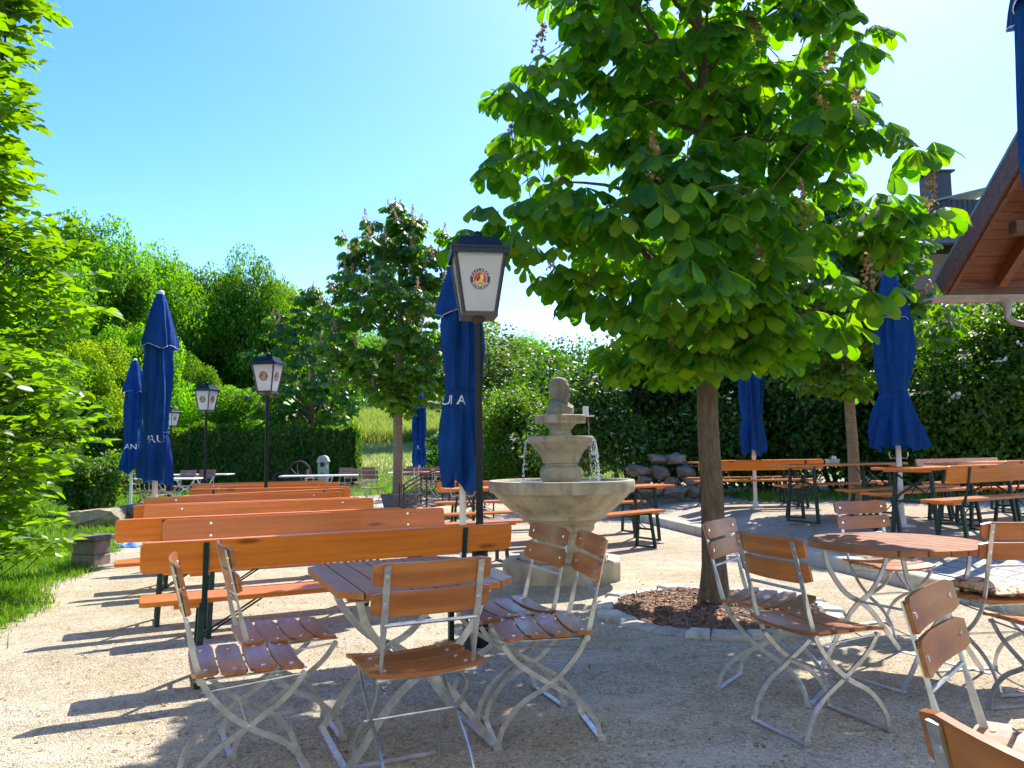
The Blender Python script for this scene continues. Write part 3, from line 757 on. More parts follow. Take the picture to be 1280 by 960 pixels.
for i in range(nb):
    x0, x1 = -HX + i * 2 * HX / nb + .0035, -HX + (i + 1) * 2 * HX / nb - .0035
    def ymax(x): return HY - max(0, abs(x) - (HX - ch))
    xs_ = sorted({x0, x1} | ({HX - ch} if x0 < HX - ch < x1 else set()) | ({-HX + ch} if x0 < -HX + ch < x1 else set()))
    pl = [(x, -ymax(x)) for x in xs_] + [(x, ymax(x)) for x in reversed(xs_)]
    vs = [(x, y, .712) for x, y in pl] + [(x, y, .738) for x, y in pl]; n_ = len(pl)
    mb.add(vs, [tuple(reversed(range(n_))), tuple(range(n_, 2 * n_))] + [(k, (k + 1) % n_, (k + 1) % n_ + n_, k + n_) for k in range(n_)])
mb.build('tabletop', M['tabletop'], t)
mb = MB()
for y in (-HY * .72, HY * .72): MB().box((0, y, .70), (2 * HX * .86, .05, .024)).build('batten', M['tabletop'], t)
fold_legs(t, .27, .32, .70, .27)

t = tag(empty('round_table', (2.22, 4.50, 0), R(27)), 'round folding table of brown boards with a leaf shadow across it', 'table')
mb = MB(); RR = .475; nb = 9
for i in range(nb):
    x0, x1 = -RR + i * 2 * RR / nb + .0035, -RR + (i + 1) * 2 * RR / nb - .0035
    x0 = max(x0, -RR + .012); x1 = min(x1, RR - .012)
    xs_ = [x0 + (x1 - x0) * k / 6 for k in range(7)]
    pl = [(x, -math.sqrt(RR * RR - x * x)) for x in xs_] + [(x, math.sqrt(RR * RR - x * x)) for x in reversed(xs_)]
    vs = [(x, y, .708) for x, y in pl] + [(x, y, .738) for x, y in pl]; n_ = len(pl)
    mb.add(vs, [tuple(reversed(range(n_))), tuple(range(n_, 2 * n_))] + [(k, (k + 1) % n_, (k + 1) % n_ + n_, k + n_) for k in range(n_)])
mb.build('tabletop', M['tabletop'], t)
fold_legs(t, .27, .36, .70, .26)

# ================================================================== beer-garden benches and tables
def plank(w, d, h, r, vert=False):
    """board with rounded corners in its long face; lying (w along x, d along y) or standing"""
    pl = []
    hw, hd = w / 2, d / 2
    for cx_, cy_, a0 in ((hw - r, hd - r, 0), (-hw + r, hd - r, 90), (-hw + r, -hd + r, 180), (hw - r, -hd + r, 270)):
        for k in range(5):
            a = R(a0 + 22.5 * k); pl.append((cx_ + r * math.cos(a), cy_ + r * math.sin(a)))
    e = .003; n_ = len(pl); vs = []
    def sc_(k): return [(x - math.copysign(k, x), y - math.copysign(k, y)) for x, y in pl]
    for z, p in ((-h / 2, sc_(e)), (-h / 2 + e, pl), (h / 2 - e, pl), (h / 2, sc_(e))): vs += [(x, y, z) for x, y in p]
    fs = [tuple(reversed(range(n_))), tuple(range(3 * n_, 4 * n_))]
    for i in range(3):
        fs += [(i * n_ + k, i * n_ + (k + 1) % n_, (i + 1) * n_ + (k + 1) % n_, (i + 1) * n_ + k) for k in range(n_)]
    return vs, fs
def leg_frame(x, hw_top, hw_bot, top, sgn, xcross=False):
    mb = MB()
    for sy in (-1, 1):
        mb.beam((x, sy * hw_top, top), (x + sgn * .02, sy * hw_bot, .012), .034, .034)
    mb.beam((x + sgn * .018, -hw_bot - .02, .012), (x + sgn * .018, hw_bot + .02, .012), .03, .022)
    mb.beam((x, -hw_top - .02, top), (x, hw_top + .02, top), .03, .03)
    zz = top * .55
    mb.beam((x, -hw_top - .01, zz), (x, hw_top + .01, zz), .012, .025)
    if xcross:
        mb.beam((x + .012, -hw_top, top * .62), (x + .012, hw_top, top * .95), .01, .02); mb.beam((x - .012, hw_top, top * .62), (x - .012, -hw_top, top * .95), .01, .02)
    # folding stay
    for sy in (-.4, .4): mb.tube([(x, sy * hw_top, zz), (x - sgn * .33, sy * hw_top, top + .005)], .006, 0, 6)
    return mb
def bench_proto(back=True):
    root = empty('beer_bench' if not back else 'backrest_bench')
    vs, fs = plank(2.2, .25, .028, .03)
    mb = MB(); mb.add(vs, fs, 0, Matrix.Translation((0, 0, .466))); mb.build('seat', M['orange'], root)
    mb = MB()
    for x in (-.86, .86): MB().box((x, 0, .44), (.13, .235, .023)).build('batten', M['orange'], root)
    for s in (-1, 1): leg_frame(s * .78, .10, .155, .435, s).build('leg_frame', M['green'], root)
    if back:
        lean = R(9); rx = Matrix.Rotation(PI / 2 + lean, 4, 'X')
        vs, fs = plank(2.2, .172, .026, .032)
        mb = MB(); T_ = Matrix.Translation((0, -.172, .724)) @ rx; mb.add(vs, fs, 0, T_)
        for x in (-.77, .77):
            for dz in (-.045, .045):
                for s_ in (-1, 1):
                    c = T_ @ Vector((x + (.012 if s_ < 0 else 0), dz, 0)); nrm = (T_.to_3x3() @ Vector((0, 0, 1))) * (-s_)
                    mb.tube([c + nrm * .012, c + nrm * .0155], .009, 1, 8)
        mb.build('backrest', [M['orange'], M['bolt']], root)
        for s in (-1, 1):
            mb = MB(); n_ = rx.to_3x3() @ Vector((0, 0, 1)); n_ = n_ if n_.y < 0 else -n_
            a = T_ @ Vector((s * .77, .075, 0)) + n_ * .019; b_ = T_ @ Vector((s * .77, -.10, 0)) + n_ * .019
            if a.z < b_.z: a, b_ = b_, a
            mb.beam(a, b_, .03, .01); mb.beam(b_, (s * .77, -.115, .40), .03, .012); mb.build('back_bracket', M['green'], root)
    return root
def table_proto():
    root = empty('beer_table')
    vs, fs = plank(2.2, .5, .028, .03)
    mb = MB(); mb.add(vs, fs, 0, Matrix.Translation((0, 0, .762))); mb.build('tabletop', M['orange'], root)
    mb = MB()
    for x in (-.82, .82): MB().box((x, 0, .736), (.14, .46, .023)).build('batten', M['orange'], root)
    for s in (-1, 1): leg_frame(s * .72, .20, .26, .73, s, True).build('leg_frame', M['green'], root)
    return root
PROTO = {'bb': [bench_proto(True), True], 'b': [bench_proto(False), True], 't': [table_proto(), True]}
CAT = {'bb': 'bench', 'b': 'bench', 't': 'table'}
def seat(kind, x, y, ang, label, group, z=0.006, flip=False, sx=1.0):
    p = PROTO[kind]; o = p[0] if p[1] else copy_tree(p[0]); p[1] = False
    o.location = (x, y, z); o.rotation_euler = (0, 0, R(ang) + (PI if flip else 0)); tag(o, label, CAT[kind], group)
    return o
GL = 'orange backrest benches in the long block left of the lamp post'
seat('bb', -1.09, 4.78, 25, 'big orange backrest bench right behind the two slatted chairs, back turned to us', GL)
seat('bb', -1.50, 5.95, 27, 'red-brown backrest bench facing us, directly behind the closest orange bench', GL, flip=True)
seat('bb', -2.03, 6.32, 26, 'orange backrest bench third in the block, jutting out furthest toward the grass', GL)
seat('bb', -2.40, 7.52, 26, 'red-brown backrest bench fourth in the block, behind the one jutting out toward the grass', GL, flip=True)
seat('bb', -2.72, 7.98, 26, 'orange backrest bench fifth in the block, left end just behind the tall blue umbrella pole', GL)
seat('bb', -3.08, 8.92, 24, 'red-brown backrest bench sixth in the block, passing in front of the second lamp post', GL, flip=True)
seat('bb', -3.22, 9.85, 44, 'short-looking orange bench turned more steeply, just before the second lamp post', GL)
seat('bb', -3.45, 11.0, 8, 'orange bench whose bare end and dark bracket stick out near the pale chairs', GL)
seat('bb', -3.78, 12.0, 26, 'orange bench second to last of the block before the thuja hedge', GL, flip=True)
seat('bb', -4.25, 13.0, 24, 'last orange bench of the block, closest to the thuja hedge', GL, flip=True)

GM = 'orange benches and tables behind the fountain'
seat('bb', -0.22, 12.75, 17, 'orange backrest bench in front of the wrought-iron bridge, behind the blue umbrella', GM)
seat('t', 0.05, 11.15, 20, 'orange table between the fountain and the bench at the iron bridge', GM)
seat('b', -0.30, 10.3, 22, 'backless orange bench along the table behind the fountain, nearest that table', GM)
seat('b', -0.86, 8.66, 25, 'backless orange bench ending just beside the big fountain bowl on the lamp post side', GM)
seat('b', 1.14, 9.72, 40, 'backless orange bench with green legs sticking out from behind the fountain toward the kerb', GM)
seat('t', 1.30, 10.75, 32, 'orange table whose tip shows beside the fountain rim', GM)
seat('b', 1.12, 11.75, 30, 'backless orange bench farthest behind the fountain toward the rock pile', GM)

GR = 'orange benches and tables on the raised terrace'
TZ = lambda x, y: terr_z(x, y) + .004
def tseat(kind, x, y, ang, label, flip=False): return seat(kind, x, y, ang, label, GR, TZ(x, y), flip)
tseat('bb', 4.98, 7.92, 29, 'big orange backrest bench on the terrace edge, just above the round table')
tseat('t', 4.95, 8.62, 29, 'orange terrace table with X-shaped green legs beside the large blue umbrella')
tseat('b', 5.0, 9.25, 29, 'backless orange bench on the far side of the terrace table by the large umbrella')
tseat('b', 5.05, 10.0, 28, 'backless terrace bench in the middle, between the two long terrace tables')
tseat('t', 4.55, 10.65, 26, 'long orange terrace table passing in front of the straw-wrapped tree trunk')
tseat('b', 4.75, 11.35, 26, 'backless terrace bench behind the table at the straw-wrapped trunk')
tseat('bb', 4.12, 12.9, 8, 'orange backrest bench across the terrace behind the chestnut trunk')
tseat('t', 4.25, 13.65, 8, 'orange table at the small dark blue umbrella behind the chestnut trunk')
tseat('b', 4.3, 14.3, 8, 'backless bench at the very back of the terrace by the rock pile side')
tseat('bb', 7.0, 11.7, 30, 'orange backrest bench furthest back against the elder bush', flip=True)
tseat('t', 6.75, 10.85, 28, 'orange terrace table whose bare end shows before the elder bush')
tseat('bb', 6.95, 10.1, 28, 'orange backrest bench at the picture border, second one back beside the elder table')
# ================================================================== lettering
def glyphs(text, size, spacing=1.0):
    """list of (mesh vertices, faces, centre x, width) for each character"""
    out = []
    for chx in text:
        cu = bpy.data.curves.new('glyph', 'FONT'); cu.body = chx; cu.size = size; cu.align_x = 'CENTER'; cu.resolution_u = 2
        ob = bpy.data.objects.new('glyph', cu); COL.objects.link(ob)
        dg = bpy.context.evaluated_depsgraph_get(); me = bpy.data.meshes.new_from_object(ob.evaluated_get(dg))
        vs = [tuple(v.co) for v in me.vertices]; fs = [tuple(p.vertices) for p in me.polygons]
        xs_ = [v[0] for v in vs] or [0]
        out.append((vs, fs, (max(xs_) + min(xs_)) / 2, max(xs_) - min(xs_)))
        bpy.data.objects.remove(ob); bpy.data.curves.remove(cu); bpy.data.meshes.remove(me)
    return out

# ================================================================== street lamps
def lamp_proto():
    root = empty('lantern_post')
    mb = MB(); mb.lathe([(.056, 0), (.056, .74), (.050, .765), (.036, .785), (.027, .80), (.0255, .83), (.0255, 2.18)], 20)
    mb.build('post', M['black'], root, True)
    zb, zt, hb, ht = 2.21, 2.63, .112, .178
    mb = MB(); mb.box((0, 0, zb - .012), (2 * hb + .03, 2 * hb + .03, .02)); mb.lathe([(.03, 2.15), (.05, 2.19)], 16)
    for sx in (-1, 1):
        for sy in (-1, 1): mb.beam((sx * hb, sy * hb, zb - .005), (sx * ht, sy * ht, zt), .02, .02)
    for z, h_ in ((zb, hb), (zt - .008, ht)):
        for s in (-1, 1):
            mb.box((0, s * h_, z), (2 * h_, .016, .018)); mb.box((s * h_, 0, z), (.016, 2 * h_ - .02, .018))
    mb.build('lantern_frame', plain('weathered_lantern_frame', (.045, .038, .036), .45), root)
    mb = MB(); i_ = .004
    for k in range(4):
        r_ = Matrix.Rotation(k * PI / 2, 4, 'Z')
        mb.add([(-hb + i_, -hb + i_, zb), (hb - i_, -hb + i_, zb), (ht - i_, -ht + i_, zt), (-ht + i_, -ht + i_, zt)], [(0, 1, 2, 3)], 0, r_)
    mb.build('opal_panel', M['opal'], root)
    mb = MB(); E = .205
    mb.box((0, 0, zt + .012), (2 * E, 2 * E, .022), 0, None, .004)
    for s in (-1, 1):
        mb.box((0, s * (E - .006), zt - .012), (2 * E - .02, .006, .035)); mb.box((s * (E - .006), 0, zt - .012), (.006, 2 * E - .034, .035))
    a, b_ = .165, .135
    mb.add([(-a, -a, zt + .022), (a, -a, zt + .022), (a, a, zt + .022), (-a, a, zt + .022), (-b_, -b_, zt + .098), (b_, -b_, zt + .098), (b_, b_, zt + .098), (-b_, b_, zt + .098)],
           [(3, 2, 1, 0), (4, 5, 6, 7), (0, 1, 5, 4), (1, 2, 6, 5), (2, 3, 7, 6), (3, 0, 4, 7)])
    roof = mb.build('lantern_roof', M['navy'], root)
    mb = MB(); mb.lathe([(.012, 0), (.02, .008), (.034, .03), (.036, .042), (.03, .06), (.012, .074), (.001, .077)], 16, 0, (0, 0, zt + .096)); mb.build('finial', M['black'], roof, True)
    # round emblem on each panel: gold rim, blue ring with lettering, red disc with a bust in profile
    slope = math.atan2(ht - hb, zt - zb); mb = MB()
    def disc(r0, r1, mi, off, n=40, pts=None):
        vs, fs = [], []
        if r0 == 0:
            vs = [(r1 * math.cos(2 * PI * k / n), 0, r1 * math.sin(2 * PI * k / n)) for k in range(n)]; fs = [tuple(range(n))]
        else:
            for k in range(n):
                c_, s_ = math.cos(2 * PI * k / n), math.sin(2 * PI * k / n); vs += [(r0 * c_, 0, r0 * s_), (r1 * c_, 0, r1 * s_)]
            fs = [(2 * k, 2 * k + 1, (2 * k + 3) % (2 * n), (2 * k + 2) % (2 * n)) for k in range(n)]
        return [(x, -off, z) for x, _, z in vs], fs, mi
    pieces = [disc(.070, .0735, 4, .003), disc(.049, .070, 1, .003), disc(.0465, .049, 0, .003), disc(0, .0465, 2, .003)]
    def polyg(pts, mi, off): pieces.append(([(x, -off, z) for x, z in pts], [tuple(range(len(pts)))], mi))
    # bust in profile facing right: hood, face, beard, shoulders
    polyg([(-.038, -.026), (-.030, -.008), (-.016, .002), (-.004, .008), (.006, -.004), (.024, -.022), (.036, -.029), (.0, -.045)], 4, .0045)
    polyg([(-.004, .006), (-.006, .022), (.002, .034), (.014, .036), (.022, .028), (.021, .020), (.027, .012), (.022, .008), (.021, -.002), (.016, -.012), (.008, -.010)], 4, .0046)
    polyg([(-.012, .0), (-.010, .018), (-.004, .032), (.006, .039), (.0, .028), (-.002, .016), (.0, .002), (-.006, -.006)], 3, .0055)
    polyg([(-.026, -.006), (-.020, .006), (-.012, .008), (-.014, -.004), (-.010, -.014), (-.022, -.016)], 3, .0055)
    polyg([(-.020, -.026), (.010, -.024), (.024, -.030), (.0, -.032)], 3, .0055)
    for txt, a0, a1, top in (('PAULANER', 158, 22, True), ('MÜNCHEN', 212, 328, False)):
        gl = glyphs(txt, .0215)
        for k, (vs, fs, cx_, wd) in enumerate(gl):
            a = R(a0 + (a1 - a0) * k / (len(gl) - 1)); rr = .0535 if top else .0665
            rot = a - PI / 2 if top else a + PI / 2
            c_, s_ = math.cos(rot), math.sin(rot); v2 = []
            for x, y, z in vs:
                x -= cx_; v2.append((rr * math.cos(a) + x * c_ - y * s_, -.0048, rr * math.sin(a) + x * s_ + y * c_))
            pieces.append((v2, fs, 0))
    for k in range(4):
        mb = MB()
        for vs, fs, mi in pieces:
            T_ = Matrix.Rotation(k * PI / 2, 4, 'Z') @ Matrix.Translation((0, -(hb + (ht - hb) * .53) + i_, zb + .53 * (zt - zb))) @ Matrix.Rotation(slope, 4, 'X')
            mb.add(vs, fs, mi, T_)
        mb.build('round_emblem', [M['white'], M['blueprint'], M['red'], M['brownprint'], M['yellow']], root)
    return root
LP = lamp_proto()
for i, (px, d, rz, lab) in enumerate([(599, 5.15, 9, 'tall black lantern post beside the fountain, the largest of the lanterns'),
                                     (333, 11.3, -8, 'black lantern post rising from the middle of the orange benches before the young chestnut'),
                                     (256.5, 15.8, -12, 'black lantern post in front of the thuja hedge, between two other posts'),
                                     (213, 23.7, -20, 'smallest black lantern post, right beside the tall closed umbrella')]):
    o = LP if i == 0 else copy_tree(LP)
    p = ond(px, 569, d); o.location = (p.x, d, 0.006); o.rotation_euler = (0, 0, R(rz)); o.scale = (.96, .96, 1); tag(o, lab, 'lamp post', 'black lantern posts along the beer garden')

# ================================================================== closed umbrellas
def cloth_surface(prof, n=72, folds=8, amp=.22, seed=0, twist=.6, hemjag=0.0):
    """prof: (z, r, fold amplitude) from top to bottom"""
    rr = random.Random(seed); ph = [rr.uniform(0, 6.28) for _ in range(8)]
    P = []
    for i in range(len(prof) - 1):
        for k in range(4):
            t = k / 4; P.append(tuple(prof[i][j] * (1 - t) + prof[i + 1][j] * t for j in range(3)))
    P.append(prof[-1]); vs, fs = [], []
    def pt(i, a):
        z, r, am = P[i]; zz = z * 1.3
        f = math.cos(folds * a + twist * zz + ph[0]) ; f = 1 - 2 * abs(math.sin((folds * a + twist * zz + ph[0]) / 2)) ** .8
        rad = r * (1 + am * f * (.7 + .3 * math.sin(a * 2 + ph[1])) + .13 * math.sin(2 * a + ph[2] + zz) + .09 * math.sin(3 * a + ph[3] - 2 * zz) + am * .35 * math.cos((folds + 3) * a - zz * 2 + ph[4]))
        dz = 0
        if hemjag and i >= len(P) - 4:
            dz = hemjag * (math.sin(3 * a + ph[5]) + .6 * math.sin(5 * a + ph[6])) * (1 - (len(P) - 1 - i) / 4)
        return Vector((rad * math.cos(a), rad * math.sin(a), z + dz))
    for i in range(len(P)):
        for k in range(n): vs.append(pt(i, 2 * PI * k / n))
    for i in range(len(P) - 1):
        for k in range(n):
            k2 = (k + 1) % n; fs.append((i * n + k, (i + 1) * n + k, (i + 1) * n + k2, i * n + k2))
    return vs, fs, P, pt
def umbrella(x, y, z, label, seed, wide=False, letters=None, rz=0.0, scale=1.0, waist=None, slim=1.0):
    root = tag(empty('closed_umbrella', (x, y, z), rz), label, 'umbrella', 'closed blue beer-garden umbrellas')
    mb = MB(); mb.lathe([(.032, 0), (.032, 3.2)], 16)
    mb.lathe([(.15, .0), (.15, .012), (.05, .03), (.045, .12), (.034, .13)], 20)
    pole = mb.build('pole', M['whitepole'], root, True)
    mb = MB()
    for s in (-1, 1): mb.tube([(s * .03, 0, .86), (s * .10, 0, .85), (s * .12, 0, .89), (s * .115, 0, .93)], .007, 0, 8)
    mb.build('hook', M['metal'], pole)
    if wide: prof = [(3.0, .19, .14), (2.6, .225, .22), (2.2, .24, .22), (1.95, .215, .2), (1.78, .18, .14), (1.70, .165, .12), (1.6, .195, .2), (1.4, .26, .28), (1.2, .315, .32), (1.0, .335, .36)]
    else: prof = [(3.0, .13, .14), (2.72, .165, .24), (2.4, .18, .24), (2.1, .185, .24), (1.85, .175, .2), (1.66, .165, .16), (1.56, .15, .12), (1.45, .175, .2), (1.25, .20, .28), (1.08, .205, .3), (.96, .19, .34)]
    if wide: slim *= .82
    prof = [(z_, r_ * slim, a_) for z_, r_, a_ in prof]
    if waist: prof = [(3.0 - (3.0 - z_) * (3.0 - waist) / 1.44 if z_ > 1.56 else .96 + (z_ - .96) * (waist - .96) / .6, r_, a_) for z_, r_, a_ in prof]
    vs, fs, P, pt = cloth_surface(prof, 84, 8, .2, seed, .7, .045)
    body = MB().add(vs, fs).build('folded_cloth', M['blue'], root, True)
    cap = [(3.34, .035, 0), (3.30, .055, .05), (3.1, .115, .10), (2.9, .165, .13), (2.72, .215, .15), (2.64, .225, .16)]; cap = [(z_, r_ * (slim if not wide else 1), a_) for z_, r_, a_ in cap]
    vs, fs, P2, pt2 = cloth_surface(cap, 84, 8, .2, seed + 1, .3, .02)
    c = MB().add(vs, fs).build('top_flap', M['blue'], root, True)
    n = 84; last = len(P2) - 1; mb = MB(); mb.tube([pt2(last, 2 * PI * k / n) * 1.0 + Vector((0, 0, -.002)) for k in range(n + 1)], .0022, 0, 5); mb.build('white_piping', M['white'], c)
    MB().lathe([(.04, 3.30), (.045, 3.335), (.03, 3.36), (.004, 3.37)], 16).build('pole_cap', M['whitepole'], root, True)
    # tie band
    zb = 1.70 if wide else (waist or 1.55)
    i = min(range(len(P)), key=lambda k: abs(P[k][0] - zb)); mb = MB()
    mb.tube([pt(i, 2 * PI * k / 60) * 1.0 + Vector((math.cos(2 * PI * k / 60) * .004, math.sin(2 * PI * k / 60) * .004, 0)) for k in range(61)], .012, 0, 6); mb.build('tie_strap', M['blue'], body)
    if letters:
        mb = MB()
        for txt, a0, zz, size in letters:
            gl = glyphs(txt, size); a = R(a0)
            for vs2, fs2, cx_, wd in gl:
                v3 = []
                for px_, py_, _ in vs2:
                    zz2 = zz + py_; f = min(range(len(P)), key=lambda k: abs(P[k][0] - zz2)); r_ = P[f][1]
                    aa = a + (px_ - cx_) / max(r_, .1); p = pt(f, aa); rad = math.hypot(p.x, p.y) * 1.0 + .007
                    # between two rings, keep the true height
                    v3.append((rad * math.cos(aa), rad * math.sin(aa), zz2))
                mb.add(v3, fs2, 0); a += (wd + size * .16) / .18
        mb.build('lettering', M['white'], body)
    if scale != 1: root.scale = (scale,) * 3
    return root
def at(px, d): return ond(px, 565, d).x
umbrella(at(195, 9.5), 9.5, .006, 'tall closed blue umbrella, bigger one of the pair beside the hedge', 3, False, [('PAU', -130, 1.44, .13)], .4, 1.0, None, .92)
umbrella(at(165, 16.2), 16.2, .006, 'closed blue umbrella with white letters, smaller one of the pair at the bush', 9, False, [('AN', -100, 1.42, .17), ('ER', 10, 1.40, .17)], 0)
umbrella(at(578, 7.5), 7.5, .006, 'closed blue umbrella with white UL letters standing right behind the near lantern post', 14, False, [('ULA', -142, 1.74, .13)], 0, 1.0, 1.88)
umbrella(at(524, 21.5), 21.5, .006, 'distant closed blue umbrella in front of the meadow by the dark chairs', 21, False, [('A', -95, 1.42, .16)], 0, .97)
x_ = at(1123, 9.75); umbrella(x_, 9.75, terr_z(x_, 9.75), 'large closed blue umbrella flaring at its foot over the terrace tables', 30, True, None, 0)
x_ = at(942, 13.1); umbrella(x_, 13.1, terr_z(x_, 13.1), 'dark blue closed umbrella in shade behind the big chestnut trunk', 41, False, None, 1.0, .96)
umbrella(1.925, 2.5, .006, 'blue umbrella cut off by the corner, in front of the wooden roof', 52, False, None, .2, 1.055, None, .80)

# ================================================================== fountain with bust
fx, fy = 0.50, 7.95
FT = tag(empty('tiered_fountain', (fx, fy, 0)), 'round tiered sandstone fountain with a bearded stone bust on top', 'fountain')
mb = MB(); mb.lathe([(.635, -.03), (.635, .175), (.625, .19), (.50, .192), (.49, .17), (.2, .165)], 8, 0, (0, 0, 0)); pb = mb.build('plinth', M['fountain'], FT); pb.rotation_euler = (0, 0, R(14))
MB().lathe([(.1, .171), (.485, .172)], 32, 0, (0, 0, 0), False).build('terracotta_infill', M['terracotta'], pb)
mb = MB(); mb.lathe([(.30, .16), (.44, .17), (.452, .20), (.44, .235), (.40, .262), (.355, .275), (.34, .30), (.315, .33), (.300, .40), (.302, .455), (.325, .475), (.335, .50), (.330, .52), (.345, .545), (.42, .592), (.455, .605), (.462, .632), (.54, .69), (.62, .762), (.685, .832), (.716, .862), (.748, .868), (.756, .90), (.756, .972), (.748, .985), (.70, .987), (.685, .975), (.66, .90), (.3, .70), (.1, .66)], 64)
mb.build('lower_basin', M['fountain'], FT, True)
def water_disc(r, z, name, parent):
    n, k = 48, 8; vs, fs = [(0, 0, z)], []
    for j in range(1, k + 1):
        for i in range(n):
            a = 2 * PI * i / n; rr = r * j / k; vs.append((rr * math.cos(a), rr * math.sin(a), z + .004 * math.sin(rr * 40 + a * 2) * random.random()))
    for i in range(n): fs.append((0, 1 + i, 1 + (i + 1) % n))
    for j in range(k - 1):
        for i in range(n): fs.append((1 + j * n + i, 1 + (j + 1) * n + i, 1 + (j + 1) * n + (i + 1) % n, 1 + j * n + (i + 1) % n))
    return MB().add(vs, fs).build(name, M['water'], parent, True)
water_disc(.678, .955, 'basin_water', FT)
mb = MB(); mb.lathe([(.15, .70), (.195, .93), (.195, .975), (.205, .99), (.215, 1.02), (.222, 1.06), (.215, 1.10), (.19, 1.125), (.165, 1.135), (.165, 1.155), (.19, 1.165), (.195, 1.19), (.20, 1.21), (.225, 1.255), (.27, 1.31), (.318, 1.365), (.332, 1.375), (.343, 1.39), (.343, 1.425), (.333, 1.437), (.305, 1.437), (.29, 1.42), (.24, 1.37), (.08, 1.34)], 48)
mb.build('upper_basin', M['fountain'], FT, True)
water_disc(.295, 1.424, 'basin_water', FT)
mb = MB(); mb.lathe([(.10, 1.33), (.118, 1.43), (.118, 1.465), (.108, 1.48), (.108, 1.50), (.125, 1.515), (.14, 1.54), (.175, 1.57), (.19, 1.572)], 40)
rzb = R(38)
mb.box((0, 0, 1.615), (.385, .385, .092), 0, Matrix.Rotation(rzb, 3, 'Z'), .008)
ped = mb.build('bust_pedestal', M['fountain'], FT, False)
gl = glyphs('PAULANER', .068); mb = MB(); tot = sum(w_ + .009 for *_, w_ in gl); x = -tot / 2
T_ = Matrix.Rotation(rzb, 4, 'Z') @ Matrix.Translation((0, -.195, 1.592)) @ Matrix.Rotation(PI / 2, 4, 'X')
for vs, fs, cx_, wd in gl:
    mb.add([(v[0] - cx_ + x + wd / 2, v[1], 0) for v in vs], fs, 0, T_); x += wd + .009
mb.build('lettering', M['gold'], ped)
# bust: shoulders, neck, head with beard, brow, nose, ear, hooded hair - one continuous blended body
def bust():
    # one continuous carved surface: (height, face front, back, half width)
    K = [(0, .118, -.118, .195), (.03, .128, -.126, .205), (.06, .128, -.122, .198), (.09, .118, -.116, .180), (.115, .10, -.105, .150), (.135, .082, -.092, .112), (.15, .074, -.078, .080), (.17, .084, -.070, .063), (.195, .092, -.074, .064),
         (.22, .092, -.088, .070), (.25, .090, -.100, .075), (.28, .090, -.108, .078), (.31, .091, -.112, .080), (.34, .090, -.110, .080), (.365, .080, -.100, .074), (.388, .058, -.080, .060), (.404, .024, -.052, .038), (.412, -.012, -.018, .004)]
    zs = [k[0] for k in K]; nz, na = 110, 128; vs, fs = [], []
    G = lambda x, c, w_: math.exp(-((x - c) / w_) ** 2)
    for i in range(nz + 1):
        z = .412 * (i / nz); f, bk, hw = (float(np.interp(z, zs, [k[j] for k in K])) for j in (1, 2, 3))
        for k in range(na):
            a = 2 * PI * k / na; a_ = a if a <= PI else a - 2 * PI; c_, s_ = math.cos(a), math.sin(a); e = .85
            x = (f if c_ >= 0 else -bk) * math.copysign(abs(c_) ** e, c_); y = hw * math.copysign(abs(s_) ** e, s_); d = 0
            A = abs(a_)
            d += .030 * G(a_, 0, .17) * (G(z, .268, .012) + .72 * G(z, .287, .016)) + .012 * G(a_, 0, .15) * G(z, .305, .012)     # nose
            d += .016 * G(A, .36, .26) * G(z, .322, .009) - .017 * G(A, .36, .17) * G(z, .301, .010)                                   # brow and eye sockets
            d += .006 * G(A, .36, .09) * G(z, .300, .006)                                                                             # eyes
            d += .009 * G(A, .55, .2) * G(z, .270, .016)                                                                              # cheekbones
            d += .014 * G(A, .22, .26) * G(z, .252, .007) - .010 * G(a_, 0, .28) * G(z, .241, .004) + .006 * G(a_, 0, .2) * G(z, .235, .004)  # moustache, mouth
            bd = (1 / (1 + math.exp((A - 1.15) * 9))) * G(z, .195, .042)
            d += bd * (.022 + .0042 * math.sin(a_ * 26 + 40 * z) + .002 * math.sin(a_ * 11 - 90 * z))                                 # full beard in locks
            d += .020 * G(A, 1.52, .13) * G(z, .285, .026) - .010 * G(A, 1.50, .05) * G(z, .285, .012)                                # ears
            hair = (1 / (1 + math.exp(-(A - 1.5) * 8))) * (1 / (1 + math.exp(-(z - .215) * 90))) + (1 / (1 + math.exp(-(z - .352) * 110)))
            d += min(1, hair) * (.006 + .0035 * math.sin(a_ * 17 + 60 * z) * math.sin(z * 70 + a_ * 3)) * (1 if z < .40 else .3)          # hair
            # habit: collar ridge running down to the breast
            cz = .150 - .085 * (1 - min(1, A / 1.5)) if A < 1.6 else .150
            d += .016 * G(z, cz, .010) - .008 * G(z, cz - .02, .008)
            if z < .12: d += .004 * math.sin(a_ * 9 + z * 30) * (z < .1)
            if z > .404: d *= .3
            r = math.hypot(x, y) + 1e-6; vs.append((x + d * x / r, y + d * y / r, z))
    for i in range(nz):
        for k in range(na):
            k2 = (k + 1) % na; fs.append((i * na + k, i * na + k2, (i + 1) * na + k2, (i + 1) * na + k))
    fs.append(tuple(reversed(range(na)))); fs.append(tuple(nz * na + k for k in range(na)))
    o = MB().add(vs, fs).build('bust', M['bust'], FT, True, (0, 0, 1.662)); o.rotation_euler = (0, 0, R(-28)); o.scale = (.98, .92, .97)
    o.data.polygons.foreach_set('use_smooth', [True] * len(o.data.polygons))
bust()
